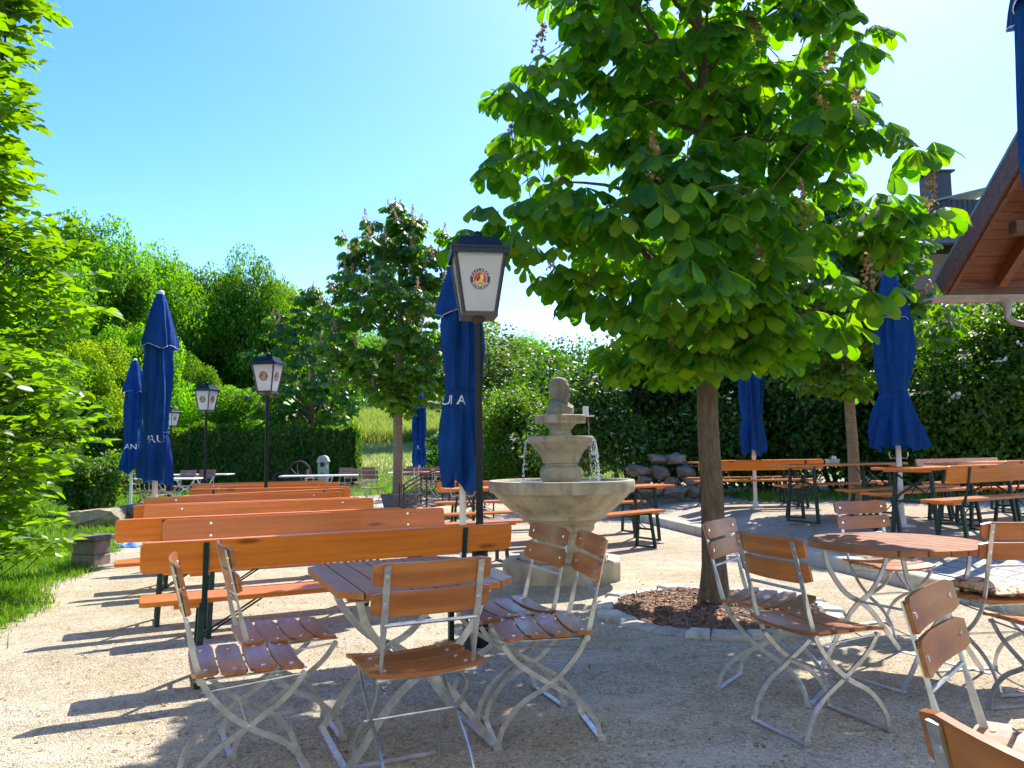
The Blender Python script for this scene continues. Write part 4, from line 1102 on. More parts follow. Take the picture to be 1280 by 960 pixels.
# falling water: strings of drops from the upper rim
def drops(angs, n, spread):
    pos = []
    for _ in range(n):
        a = R(random.choice(angs) + random.gauss(0, spread)); t = random.random() ** .7; z = 1.42 - .455 * t
        r_ = .345 + .055 * math.sqrt(t) + random.gauss(0, .004); pos.append((r_ * math.cos(a), r_ * math.sin(a), z, .002 + .0038 * random.random(), t))
    mb = MB(); oc = [(1, 0, 0), (-1, 0, 0), (0, 1, 0), (0, -1, 0), (0, 0, 2.4), (0, 0, -2.0)]; f8 = [(0, 2, 4), (2, 1, 4), (1, 3, 4), (3, 0, 4), (2, 0, 5), (1, 2, 5), (3, 1, 5), (0, 3, 5)]
    for x, y, z, s, t in pos: mb.add([(x + a * s, y + b * s, z + c * s) for a, b, c in oc], f8)
    for a0 in angs:
        for k in range(3):
            a = R(a0 + random.gauss(0, spread * .6)); mb.tube([((.343 + .05 * math.sqrt(t)) * math.cos(a), (.343 + .05 * math.sqrt(t)) * math.sin(a), 1.425 - .2 * t) for t in (0, .2, .5, .8, 1)], [.004, .0032, .0026, .002, .001], 0, 6)
    o = mb.build('falling_water', M['drops'], FT); o['kind'] = 'stuff'
drops([176, 188], 90, 3); drops([-22, 0, 20], 330, 10)

# ================================================================== tree ring, stones, odds and ends
tx, ty = 1.60, 6.20
mb = MB()
vs, fs = [(0, 0, .09)], []; n, k = 48, 10
for j in range(1, k + 1):
    for i in range(n):
        a = 2 * PI * i / n; rr = .80 * j / k; vs.append((rr * math.cos(a) * 1.02, rr * math.sin(a) * 1.05, .09 - .07 * (j / k) ** 2 + random.uniform(-.012, .014)))
for i in range(n): fs.append((0, 1 + i, 1 + (i + 1) % n))
for j in range(k - 1):
    for i in range(n): fs.append((1 + j * n + i, 1 + (j + 1) * n + i, 1 + (j + 1) * n + (i + 1) % n, 1 + j * n + (i + 1) % n))
mt, nt_, b = newmat('bark_mulch'); p = world_pos(nt_)
vo = nt_.nodes.new('ShaderNodeTexVoronoi'); vo.inputs['Scale'].default_value = 42; mp = nt_.nodes.new('ShaderNodeMapping'); mp.inputs['Scale'].default_value = (1, .5, 1); nt_.links.new(p, mp.inputs[0]); nt_.links.new(mp.outputs[0], vo.inputs['Vector'])
nt_.links.new(ramp(nt_, vo.outputs['Color'], [(0, (.08, .04, .024)), (.4, (.19, .095, .052)), (.75, (.29, .155, .085)), (1, (.40, .24, .14))]), b.inputs['Base Color']); b.inputs['Roughness'].default_value = .9
bump(nt_, b, vo.outputs['Distance'], 1.0, .04)
M['mulch'] = mt
mulch = MB().add(vs, fs).build('mulch_bed', mt, None, True, (tx, ty, 0)); tag(mulch, kind='structure')
n = 2600; a_ = rng.random(n) * 6.28; r_ = .8 * np.sqrt(rng.random(n)); pos = np.stack([tx + r_ * np.cos(a_), ty + r_ * np.sin(a_) * 1.03, .10 - .07 * (r_ / .8) ** 2], -1)
me = leaf_mesh('bark_chips', pos, np.stack([rng.normal(size=n), rng.normal(size=n), rng.normal(0, .3, n)], -1), np.stack([rng.normal(0, .4, n), rng.normal(0, .4, n), np.ones(n)], -1), .015 + .035 * rng.random(n), TPL_LEAF,
               leafmat('bark_chip', [(.07, .035, .02), (.15, .075, .045), (.24, .13, .08), (.32, .2, .13)], (.2, .1, .05), .0, .9))
tag(link('bark_chips', me), 'reddish bark chips heaped in the ring at the chestnut foot', 'bark chips', kind='stuff')
ring = tag(empty('stone_edging_ring', (tx, ty, 0)), 'ring of pale edging stones round the mulch at the big chestnut', 'edging'); n = 27
bd = [i + random.uniform(-.28, .28) for i in range(n)]
for i in range(n):
    e0, e1 = bd[i], bd[(i + 1) % n] + (n if i == n - 1 else 0); a = PI * (e0 + e1) / n; da = PI * (e1 - e0) / n * .972; r0, r1 = .80 + random.uniform(-.01, .015), .95 + random.uniform(-.02, .025); mb = MB(); jj = random.uniform(-.008, .008); h = .040 + random.uniform(-.012, .012)
    q8 = []
    for z, e in ((-.03, 0), (h - .015, 0), (h, .014)):
        for rr, aa in ((r0 + e + jj, a - da + e), (r1 - e + jj, a - da + e), (r1 - e + jj, a + da - e), (r0 + e + jj, a + da - e)): q8.append((rr * math.cos(aa) * 1.0, rr * math.sin(aa) * 1.03, z + random.uniform(-.004, .004)))
    mb.add(q8, [(3, 2, 1, 0), (8, 9, 10, 11)] + [(l * 4 + k, l * 4 + (k + 1) % 4, l * 4 + 4 + (k + 1) % 4, l * 4 + 4 + k) for l in (0, 1) for k in range(4)])
    mb.build('edging_stone', M['edging'], ring)

def rock(name, c, d, seed, mat, rz=0, flat=0.0, rough=.16, ex=.62, nv=22):
    import bmesh
    from mathutils import noise as mn
    rr = random.Random(seed * 7.3); bm = bmesh.new()
    for k in range(nv):
        v = Vector((rr.gauss(0, 1), rr.gauss(0, 1), rr.gauss(0, 1))).normalized()
        v = Vector((math.copysign(abs(v.x) ** ex, v.x), math.copysign(abs(v.y) ** ex, v.y), math.copysign(abs(v.z) ** ex, v.z))) * rr.uniform(.8, 1.08)
        bm.verts.new(v)
    res = bmesh.ops.convex_hull(bm, input=bm.verts)
    bmesh.ops.delete(bm, geom=[v for v in bm.verts if not v.link_faces], context='VERTS')
    bmesh.ops.dissolve_limit(bm, angle_limit=R(14), verts=bm.verts, edges=bm.edges)
    bmesh.ops.bevel(bm, geom=list(bm.edges), offset=.022, segments=1, affect='EDGES', profile=.6)
    bmesh.ops.triangulate(bm, faces=bm.faces); bmesh.ops.subdivide_edges(bm, edges=[e for e in bm.edges if e.calc_length() > .18], cuts=2, use_grid_fill=True)
    off = Vector((seed * 3.7, seed * 1.3, seed * 2.1))
    for v in bm.verts:
        p = v.co * (1 + rough * .4 * mn.noise(v.co * 2.5 + off) + rough * .5 * mn.noise(v.co * 7 + off)); v.co = Vector((p.x * d[0] / 2, p.y * d[1] / 2, p.z * d[2] / 2))
    me = bpy.data.meshes.new(name); bm.to_mesh(me); bm.free(); me.materials.append(mat)
    me.polygons.foreach_set('use_smooth', [True] * len(me.polygons))
    try: me.set_sharp_from_angle(angle=R(18))
    except Exception: pass
    o = link(name, me, None, c); o.rotation_euler = (random.uniform(-.1, .1), random.uniform(-.1, .1), rz); return o
p = onz(112, 662); tag(rock('boulder', (p.x - .02, p.y + .3, .17), (1.15, .7, .48), 1.0, M['boulder'], .1, 0, .3, .7, 26), 'long flat-topped sandstone boulder under the round bush, sunlit on its front', 'boulder')
tag(rock('boulder', (p.x + .50, p.y + .75, .2), (.95, .6, .56), 2.2, M['rock'], -.15, 0, .3, .75, 20), 'dark grey boulder just behind the sandstone boulder by the round bush', 'boulder')
o = tag(empty('stone_pedestal', (onz(109, 709).x - .06, onz(109, 709).y + .18, 0), R(-12)), 'low brown stone block with an overhanging slab standing where grass meets gravel', 'stone seat')
mb = MB(); mb.box((0, 0, .055), (.325, .28, .15), 0, None, .015); mb.box((0, 0, .215), (.315, .27, .165), 0, None, .012); mb.build('block', M['pedestal'], o)
MB().box((0, 0, .325), (.425, .36, .055), 0, None, .010).build('cap_slab', stone('dark_brown_slab', (.10, .075, .065), (.15, .115, .10), (.2, .16, .14), 5, .8, .4), o)

# rock pile at the shrub edge
rp = [(782, 612, .75, .40, .30), (812, 612, .62, .45, .34), (843, 612, .60, .4, .42), (868, 614, .55, .4, .34), (800, 588, .66, .4, .30), (828, 590, .50, .42, .40), (856, 590, .5, .4, .38), (822, 573, .62, .4, .26), (845, 574, .45, .4, .3), (803, 603, .4, .35, .3), (838, 602, .38, .35, .28), (865, 602, .42, .35, .3)]
RL = ['broad rock at the foot of the rock pile toward the fountain', 'low wide rock at the middle foot of the rock pile', 'squat rock at the foot of the pile near the chestnut trunk', 'end rock of the pile touching the terrace shrubs', 'long slanting slab on the fountain side of the pile',
      'pale angular rock in the heart of the pile', 'upright rock near the top of the pile beside the trunk', 'flat capping rock lying on the very top of the pile', 'roof-like slab leaning beside the capping rock', 'small dark rock wedged low in the pile', 'small grey rock wedged under the pale angular rock', 'rounded rock low at the pile end by the trunk']
for i, (px, py, a, b_, c) in enumerate(rp):
    q_ = ond(px, py, 14.9 + (612 - py) * .012); tag(rock('rock', (q_.x, q_.y, q_.z), (a * .92, b_, c * .9), i * 1.7 + 5, M['rock'], random.uniform(-.7, .7), 0, .3, .8, 15), RL[i], 'rock', 'rocks of the pile below the white-flowering shrub')

# crumpled blue cloth on the gravel
p = onz(161, 684)
vs = [(x * .16 + .0, y * .11, max(0, .05 * (1 - x * x) * (1 - y * y) + .025 * math.sin(5 * x + 3 * y) * (1 - x * x))) for y in np.linspace(-1, 1, 9) for x in np.linspace(-1, 1, 11)]
fs = [(j * 11 + i, j * 11 + i + 1, j * 11 + i + 12, j * 11 + i + 11) for j in range(8) for i in range(10)]
o = MB().add(vs, fs).build('blue_rag', plain('blue_rag_cloth', (.05, .17, .42), .7), None, True, (p.x, p.y, .012)); tag(o, 'crumpled piece of bright blue cloth on the gravel near the bench ends', 'cloth')

# planter trough by the young chestnut
p = onz(509, 637); o = tag(empty('planter_trough', (p.x - .12, p.y, 0), R(-6)), 'dark grey stone trough at the foot of the young chestnut', 'planter')
mb = MB(); w0, w1 = .36, .44
vs = [(-w0, -.17, 0), (w0, -.17, 0), (w0, .17, 0), (-w0, .17, 0), (-w1, -.22, .36), (w1, -.22, .36), (w1, .22, .36), (-w1, .22, .36), (-w1 + .05, -.17, .36), (w1 - .05, -.17, .36), (w1 - .05, .17, .36), (-w1 + .05, .17, .36), (-w0, -.13, .1), (w0, -.13, .1), (w0, .13, .1), (-w0, .13, .1)]
mb.add(vs, [(3, 2, 1, 0), (0, 1, 5, 4), (1, 2, 6, 5), (2, 3, 7, 6), (3, 0, 4, 7), (4, 5, 9, 8), (5, 6, 10, 9), (6, 7, 11, 10), (7, 4, 8, 11), (8, 9, 13, 12), (9, 10, 14, 13), (10, 11, 15, 14), (11, 8, 12, 15), (12, 13, 14, 15)])
mb.build('trough', M['planter'], o); MB().box((0, 0, .28), (.72, .3, .04)).build('soil', M['mulch'], o)

# wrought-iron garden bridge with scrollwork
bx, by = at(557, 15.2), 15.2
o = tag(empty('iron_garden_bridge', (bx, by, 0), R(14)), 'small arched wrought-iron bridge with curled scroll railings', 'bridge')
Lb = 1.75
def arch(t, z0, rise): return z0 + rise * (1 - (2 * t - 1) ** 2)
for s in (-1, 1):
    mb = MB(); n = 24
    for z0, rise, r_ in ((.06, .22, .014), (.58, .34, .013), (.50, .33, .008), (.14, .24, .008)):
        mb.tube([(-Lb / 2 + Lb * k / n, s * .42, arch(k / n, z0, rise)) for k in range(n + 1)], r_, 0, 6)
    for t in (0, .25, .5, .75, 1): mb.tube([(-Lb / 2 + Lb * t, s * .42, 0 if t in (0, 1) else arch(t, .06, .22)), (-Lb / 2 + Lb * t, s * .42, arch(t, .58, .34) + (.1 if t in (0, 1) else 0))], .015, 0, 6)
    for q_ in range(8):
        t0 = (q_ + .5) / 8; c = Vector((-Lb / 2 + Lb * t0, s * .42, (arch(t0, .14, .24) + arch(t0, .50, .33)) / 2))
        for sg in (-1, 1):
            mb.tube([c + Vector((.085 * (1 - k / 20) * math.cos(k * .55) * (1 if q_ % 2 else -1), 0, sg * (.085 - .09 * (1 - k / 20) * math.sin(k * .55)))) for k in range(18)], .007, 0, 5)
    mb.build('scroll_railing', M['rust'], o)
mb = MB(); n = 14
for k in range(n): t = (k + .5) / n; mb.box((-Lb / 2 + Lb * t, 0, arch(t, .08, .22)), (.11, .8, .03))
mb.build('deck', M['slat_far'], o)

# stone pump column, wagon wheels, bollard
p = ond(404, 600, 27.0); o = tag(empty('pump_column', (p.x, 27.0, 0)), 'pale stone water pump column with a round crest before the thuja hedge', 'water pump')
mb = MB(); mb.box((0, 0, .5), (.34, .3, 1.0), 0, None, .02); mb.box((0, 0, 1.03), (.42, .36, .08), 0, None, .02); mb.prism([(.18 * math.cos(R(a)), .16 * math.sin(R(a))) for a in range(0, 181, 15)], -.15, .15, 0, Matrix.Translation((0, 0, 1.075))); mb.build('column', M['kerb'], o)
mb = MB(); mb.prism([(.09 * math.cos(R(a)), .09 * math.sin(R(a))) for a in range(0, 360, 20)], -.158, -.152, 0, Matrix.Translation((0, 0, .92))); mb.tube([(0, -.16, .62), (0, -.28, .62), (0, -.30, .57)], .02); mb.build('crest_and_spout', M['rust'], o)
def wheel(x, y, z, r, lab, rx):
    o = tag(empty('wagon_wheel', (x, y, z)), lab, 'wheel', 'old wagon wheels by the hedge'); o.rotation_euler = rx
    mb = MB(); n = 28
    mb.tube([(r * math.cos(2 * PI * k / n), 0, r * math.sin(2 * PI * k / n)) for k in range(n + 1)], .04, 0, 6); mb.build('rim', M['rust'], o)
    mb = MB()
    for k in range(10): a = 2 * PI * k / 10; mb.tube([(.08 * math.cos(a), 0, .08 * math.sin(a)), ((r - .02) * math.cos(a), 0, (r - .02) * math.sin(a))], .022, 0, 5)
    mb.build('spokes', M['rust'], o)
    mb = MB(); mb.tube([(0, -.12, 0), (0, .12, 0)], .09, 0, 10); mb.build('hub', M['rust'], o)
wheel(at(373, 26.6), 26.6, .52, .52, 'old brown wagon wheel leaning upright by the hedge next to a trunk', (R(-12), 0, R(-25)))
wheel(at(357, 26.9), 26.9, .33, .42, 'old brown wagon wheel tilted low beside another wheel at the hedge', (R(-40), 0, R(30)))
o = tag(empty('bollard', (at(212, 19.5), 19.5, 0)), 'short black bollard with a white cap near the pale chairs', 'bollard')
MB().lathe([(.075, 0), (.075, .62), (.06, .66), (.06, .70)], 16).build('post', M['black'], o, True); MB().lathe([(.06, .70), (.07, .72), (.05, .75), (.004, .76)], 16).build('cap', M['whitepole'], o, True)
# little white sign among the shrubs behind the bust
q_ = ond(732, 514, 13.9); o = tag(empty('nest_box', (q_.x, q_.y, q_.z - .12)), 'small pale wooden nesting box on a pole in the white-flowering shrub', 'nest box')
mb = MB(); mb.box((0, 0, .12), (.10, .12, .17), 0, None, .006); mb.build('box', M['whitetop'], o); MB().box((.03, 0, .03), (.24, .22, .022)).build('shelf', M['whitetop'], o)
MB().tube([(.05, .02, .02), (.06, .02, -.7), (.12, .02, -1.45)], [.010, .011, .012], 0, 8).build('pole', M['bark_pale'], o, True)
q_ = onz(1040, 578, 1.07); o = tag(empty('condiment_basket', (at(1040, 10.9), 10.9, terr_z(3.8, 10.9) + .782)), 'small pale basket standing on the long terrace table by the wrapped trunk', 'basket')
mb = MB(); mb.lathe([(.08, 0), (.10, .08), (.105, .09), (.095, .09), (.075, .012)], 20); mb.build('basket_body', M['whitetop'], o, True); mb = MB(); mb.lathe([(.03, .012), (.035, .1), (.03, .13), (.012, .14)], 14, 0, (.02, 0, 0)); mb.build('shaker', M['metal'], o, True)

# ================================================================== far chairs and white tables
FC = chair_proto(True); fcfirst = [True]
def fchair(px, d, head, lab, grp):
    o = FC if fcfirst[0] else copy_tree(FC); fcfirst[0] = False
    o.location = (at(px, d), d, hill(0, d) + .006); o.rotation_euler = (0, 0, R(head - 90)); tag(o, lab, 'chair', grp)
def ftable(px, d, rz, lab, w=1.2, dd=.7):
    o = tag(empty('garden_table', (at(px, d), d, .006), R(rz)), lab, 'table', 'pale garden tables at the far side of the yard')
    MB().box((0, 0, .735), (w, dd, .03), 0, None, .006).build('tabletop', M['whitetop'], o); fold_legs(o, dd * .36, dd * .42, .70, w * .36)
G1, G2, G3 = 'pale folding chairs in front of the thuja hedge', 'folding chairs at the pale table by the pump column', 'dark folding chairs around the far umbrella'
ftable(198, 18.0, 4, 'pale long table beneath the pair of blue umbrellas', 1.9)
fchair(171, 17.0, 92, 'folding chair beside the round bush, its back to us below the umbrella pair', G1)
fchair(203, 17.3, 88, 'folding chair half hidden by the white pole of the taller umbrella', G1)
fchair(231, 20.6, 268, 'pale folding chair beside the bollard, against the dark thuja hedge', G1)
fchair(256, 20.9, 272, 'pale folding chair behind the third lantern post at the hedge', G1)
ftable(245, 21.8, 2, 'pale table behind two chairs at the foot of the thuja hedge', 2.0)
fchair(372, 19.6, 200, 'sun-bleached pinkish folding chair by the young tree trunk and wagon wheels', G2)
ftable(400, 19.3, 8, 'long pale table stretching from the trunk toward the meadow gap', 1.9)
fchair(436, 19.6, 262, 'folding chair at the middle of the pale table near the pump', G2)
fchair(428, 21.6, 255, 'brown folding chair just behind the pale table, toward the pump column', G2)
fchair(455, 21.9, 250, 'brown folding chair behind the pale table, at the meadow gap', G2)
fchair(467, 18.0, 75, 'folding chair with bright metal legs at the end of the orange bench block', G2)
ftable(535, 21.3, 4, 'grey table around the pole of the far umbrella', 2.2)
for px, d, hd, lab in [(512, 20.3, 85, 'dark folding chair just beside the young chestnut trunk at the far umbrella table'), (532, 20.4, 95, 'dark folding chair in front of the far umbrella pole'), (553, 20.2, 88, 'dark folding chair between the far umbrella and the near umbrella'),
                       (517, 22.4, 272, 'dark folding chair behind the far umbrella table on the trunk side'), (541, 22.5, 265, 'dark folding chair behind the far umbrella table in its middle'), (564, 22.3, 275, 'dark folding chair behind the far umbrella table at the near umbrella side')]:
    fchair(px, d, hd, lab, G3)
# ================================================================== trees
def attach_branches(tips, trunk_pts, r0, nprim, rnd):
    """limbs from the trunk to the tips; returns a mesh builder"""
    mb = MB(); nodes = []
    order = list(range(len(tips))); rnd.shuffle(order)
    T = [Vector(t) for t in tips]; TP = [Vector(p) for p in trunk_pts]
    def trunk_at(z):
        for a, b in zip(TP, TP[1:]):
            if a.z <= z <= b.z: return a.lerp(b, (z - a.z) / max(1e-6, b.z - a.z))
        return TP[-1] if z > TP[-1].z else TP[0]
    for n_, i in enumerate(order):
        t = T[i]
        if n_ < nprim or not nodes:
            ax = trunk_at(t.z); hd = math.hypot(t.x - ax.x, t.y - ax.y)
            zb = max(TP[0].z + (TP[-1].z - TP[0].z) * 0.02, min(TP[-1].z, t.z - .55 * hd)); b = trunk_at(zb)
            rs = r0 * .42 * (1 - .5 * (zb - TP[0].z) / (TP[-1].z - TP[0].z + 1e-6))
        else:
            b, rs = min(((p, r) for p, r in nodes if p.z < t.z + .15), key=lambda pr: (pr[0] - t).length, default=nodes[0]); rs *= .6
        L = (t - b).length
        mid = b.lerp(t, .5) + Vector((rnd.uniform(-.07, .07) * L, rnd.uniform(-.07, .07) * L, .10 * L))
        path = catmull([b, mid, t], 4); k = len(path)
        rr = [max(.004, rs * (1 - .82 * j / (k - 1))) for j in range(k)]
        mb.tube(path, rr, 0, 6, False)
        if n_ < nprim * 3: nodes += [(path[j], rr[j]) for j in range(2, k)]
    return mb
def chestnut_leaves(tips, axis_pts, per, L, rnd_seed, six=True):
    g = np.random.default_rng(rnd_seed); P, A, Nn, S = [], [], [], []
    ax = np.array(axis_pts)
    for t in tips:
        t = np.array(t); c = np.array([np.interp(t[2], ax[:, 2], ax[:, 0]), np.interp(t[2], ax[:, 2], ax[:, 1]), t[2] - .4]); out = unit(t - c)
        for k in range(per):
            a = 2 * PI * (k / per) + g.uniform(-.5, .5); h = np.array([math.cos(a), math.sin(a), g.uniform(-.35, .5)])
            f = unit(out * .75 + h); pet = L * g.uniform(.45, .95)
            o = t - out * g.uniform(0, .28) + f * pet
            f2 = unit(np.array([f[0], f[1], min(f[2], .2) - .25])); n = unit(np.array([0, 0, 1.]) + f * .35 + g.normal(0, .28, 3)); n = unit(n - f2 * (n @ f2)); s = np.cross(n, f2)
            nl = 7 if g.random() < .4 else 5
            sc_ = L * g.uniform(.75, 1.2)
            for j in range(nl):
                u = (j / (nl - 1) - .5) * 2; al = u * R(112) + g.uniform(-.08, .08)
                d = unit(f2 * math.cos(al) + s * math.sin(al) - n * (.45 + .35 * abs(u)) * g.uniform(.6, 1.4) + np.array([0, 0, -.30]))
                P.append(o); A.append(d); Nn.append(unit(n + d * .25 + g.normal(0, .12, 3))); S.append(sc_ * (1 - .38 * abs(u) ** 1.5))
    return np.array(P), np.array(A), np.array(Nn), np.array(S)
def panicles(tips, h, n, seed, mat, name, parent, upright=1.0):
    g = np.random.default_rng(seed); P, A, Nn, S = [], [], [], []
    for t in tips:
        lean = unit(np.array([g.normal(0, .25), g.normal(0, .25), upright])); hh = h * g.uniform(.7, 1.2)
        for k in range(n):
            u = g.random() ** .8; a = g.random() * 6.28; r = hh * .24 * (1 - u) * g.uniform(.4, 1.1)
            P.append(np.array(t) + lean * hh * (.05 + u) + np.array([r * math.cos(a), r * math.sin(a), 0])); A.append(g.normal(size=3)); Nn.append(g.normal(size=3)); S.append(hh * .13 * g.uniform(.5, 1.2))
    return link(name, leaf_mesh(name, np.array(P), np.array(A), np.array(Nn), np.array(S), TPL_WIDE, mat), parent)
def trunk_mesh(pts, radii, mat, root, name='trunk', n=14, flare=1.0):
    mb = MB(); path = catmull(pts, 5); k = len(path); zs = [p[2] for p in pts]
    rr = [float(np.interp(p.z, zs, radii)) for p in path]
    mb.tube(path, rr, 0, n); return mb.build(name, mat, root, True)
def chestnut(x, y, z, h0, prof, seed, ntips, per, L, mat, bark_m, trunk_r, lab, nblo=20, bl_mat='blossom', grp=None, top=None, ell=(1, 1), blh=.2, xmax=None):
    """prof: list of (height, crown radius)"""
    rnd = random.Random(seed); g = np.random.default_rng(seed)
    root = tag(empty('chestnut_tree', (x, y, z)), lab, 'tree', grp)
    zs, rs = [p[0] for p in prof], [p[1] for p in prof]; z0, z1 = zs[0], zs[-1]
    tz = top or z1 * .9
    tp = [(0, 0, -.05), (.0, 0, .10), (.004, 0, .28), (.01, .012, h0 * .5), (.0, .02, h0), (.05, .0, h0 + (tz - h0) * .5), (.0, .04, tz)]
    trunk_mesh(tp, [trunk_r * 1.75, trunk_r * 1.28, trunk_r * 1.08, trunk_r, trunk_r * .92, trunk_r * .5, .012], bark_m, root)
    tips = []
    cand = 0
    while len(tips) < ntips and cand < 60000:
        cand += 1
        zz = rnd.uniform(z0, z1); Rr = float(np.interp(zz, zs, rs))
        if rnd.random() > (Rr / max(rs)) ** 1.0 * .9 + .12: continue
        a = rnd.uniform(0, 2 * PI); lob = 1 + .15 * math.sin(3 * a + seed + zz * 1.7) + .13 * math.sin(5 * a - zz * 2.3 + seed) + .08 * math.sin(zz * 5 + 2 * a)
        r = Rr * lob * (1 - .72 * rnd.random() ** 2.0)
        p = (r * math.cos(a) * ell[0], r * math.sin(a) * ell[1], zz)
        if xmax and p[0] > xmax * (1 if zz < 5 else .9): continue
        md = .20 * max(rs) / 2
        if all((p[0] - q_[0]) ** 2 + (p[1] - q_[1]) ** 2 + (p[2] - q_[2]) ** 2 > md * md for q_ in tips): tips.append(p)
    axis = [p for p in tp[4:]]
    attach_branches(tips, axis, trunk_r, 26, rnd).build('branches', bark_m if bark_m is not M['bark_pale'] else M['bark'], root, True)
    P, A, Nn, S = chestnut_leaves(tips, [(0, 0, z0 - .5), (0, 0, z1 + .5)], per, L, seed + 1)
    link('crown', leaf_mesh('crown', P, A, Nn, S, TPL_OB, mat), root)
    outer = [t for t in tips if math.hypot(t[0], t[1]) > .62 * float(np.interp(t[2], zs, rs)) or t[2] > z1 * .85]
    rnd.shuffle(outer); outer = sorted(outer, key=lambda t: t[1] > .25 * max(rs))
    if nblo: panicles(outer[:nblo], blh, 70, seed + 5, M[bl_mat], 'blossom_spikes', root)
    return root
PR1 = [(1.9, .55), (2.1, 1.05), (2.4, 1.42), (2.9, 1.6), (3.5, 1.64), (4.2, 1.55), (5.0, 1.35), (5.8, 1.0), (6.4, .6), (6.75, .25)]
chestnut(tx, ty, .08, 1.7, PR1, 11, 275, 8, .22, M['chestnut'], M['bark'], .091, 'big horse chestnut with large hand-shaped leaves shading the nearest chairs', 34, 'blossom', None, 6.2, (.95, 1), .27, 1.32)
PR2 = [(2.35, .55), (2.8, 1.25), (3.5, 1.65), (4.6, 1.7), (5.4, 1.62), (6.1, 1.3), (6.7, .7), (7.2, .25)]
p = onz(497, 634); chestnut(at(497, 17.8), 17.8, 0, 2.3, PR2, 23, 270, 8, .23, M['chestnut_young'], M['bark_pale'], .115, 'young horse chestnut with pinkish blossom spikes beside the near lantern and umbrella', 80, 'blossom_pink', 'young chestnuts with wrapped trunks', None, (1, 1), .30)
PR3 = [(1.9, .7), (2.5, 1.7), (3.5, 2.25), (4.8, 2.25), (6.0, 1.7), (7.1, .9), (7.9, .25)]
chestnut(at(388, 30.5), 30.5, hill(0, 30.5), 2.0, PR3, 37, 230, 8, .27, M['chestnut_young'], M['bark_pale'], .15, 'chestnut standing before the thuja hedge beside the pump column and wagon wheels', 50, 'blossom_pink', 'young chestnuts with wrapped trunks', None, (1, 1), .34)
PR4 = [(1.95, .6), (2.3, 1.05), (2.9, 1.3), (3.6, 1.3), (4.2, 1.05), (4.7, .65), (5.05, .2)]
x_ = at(1062, 12.1); chestnut(x_ + .05, 12.1, terr_z(x_, 12.1), 1.9, PR4, 53, 240, 8, .20, M['chestnut_young'], M['bark_pale'], .085, 'chestnut with straw-wrapped trunk on the terrace, half hidden behind the big chestnut crown', 45, 'blossom_pink', 'young chestnuts with wrapped trunks', None, (1, 1), .25)

# generic leafy crown made of clumps, unit size
def clump_points(n, lobes, seed, fill=.22, squash=1.0, zmin=-1.0, spiky=0.0):
    g = np.random.default_rng(seed); c = unit(g.normal(size=(lobes, 3))) * (.55 + .33 * g.random((lobes, 1))); c[:, 2] = np.maximum(c[:, 2], zmin)
    r = .22 + .22 * g.random(lobes)
    k = g.integers(0, lobes, n); d = unit(g.normal(size=(n, 3))); rad = r[k] * (1 - fill * 2.4 * g.random(n) ** 2)
    P = c[k] + d * rad[:, None]
    inn = g.random(n) < fill; P[inn] *= (.35 + .6 * g.random((inn.sum(), 1)))
    out = unit(P + d * .5)
    A = unit(out * .25 + g.normal(0, .75, (n, 3)) + np.array([0, 0, -.35])); Nn = unit(out * .5 + np.array([0, 0, .8]) + g.normal(0, .5, (n, 3)))
    return P, A, Nn, c, r
def crown_mesh(name, n, lobes, seed, size, mat, fill=.22, tpl=TPL_WIDE, zmin=-1.0, scale=(1, 1, 1)):
    P, A, Nn, c, r = clump_points(n, lobes, seed, fill, 1, zmin); s = size * (.6 + .8 * np.random.default_rng(seed + 1).random(n)); P = P * np.array(scale)
    return leaf_mesh(name, P, A, Nn, s, tpl, mat), c * np.array(scale)
TREE_V = {}
def wood_tree(kind, x, y, zb, h, rx, rz_, lab, grp, trunk_h, mat, trunk_r=.22, seed=0, n=15000, lobes=34, size=.05, bm='bark_dark'):
    root = tag(empty('leafy_tree', (x, y, zb)), lab, 'tree', grp)
    if kind not in TREE_V: TREE_V[kind] = crown_mesh('crown', n, lobes, 100 + len(TREE_V) * 3 + seed, size, mat)
    me, c = TREE_V[kind]
    cr = link('crown', me, root, (0, 0, h - rz_)); cr.scale = (rx, rx, rz_); cr.rotation_euler = (0, 0, seed * 1.3)
    rot = Matrix.Rotation(seed * 1.3, 3, 'Z'); rnd = random.Random(seed)
    cz = h - rz_
    trunk_mesh([(0, 0, -.4), (.1, 0, trunk_h * .6), (-.05, .05, trunk_h), (.1, 0, cz), (0, 0, cz + rz_ * .6)], [trunk_r * 1.3, trunk_r, trunk_r * .85, trunk_r * .5, .03], M[bm], root, 'trunk', 10)
    tips = [tuple((rot @ Vector((q_[0] * rx * .95, q_[1] * rx * .95, q_[2] * rz_ * .95))) + Vector((0, 0, cz))) for q_ in c]
    attach_branches(tips, [(0, 0, trunk_h * .7), (.1, 0, cz), (0, 0, cz + rz_ * .6)], trunk_r * .8, 12, rnd).build('branches', M[bm], root, True)
    return root
GW = 'trees of the wood behind the thuja hedge'
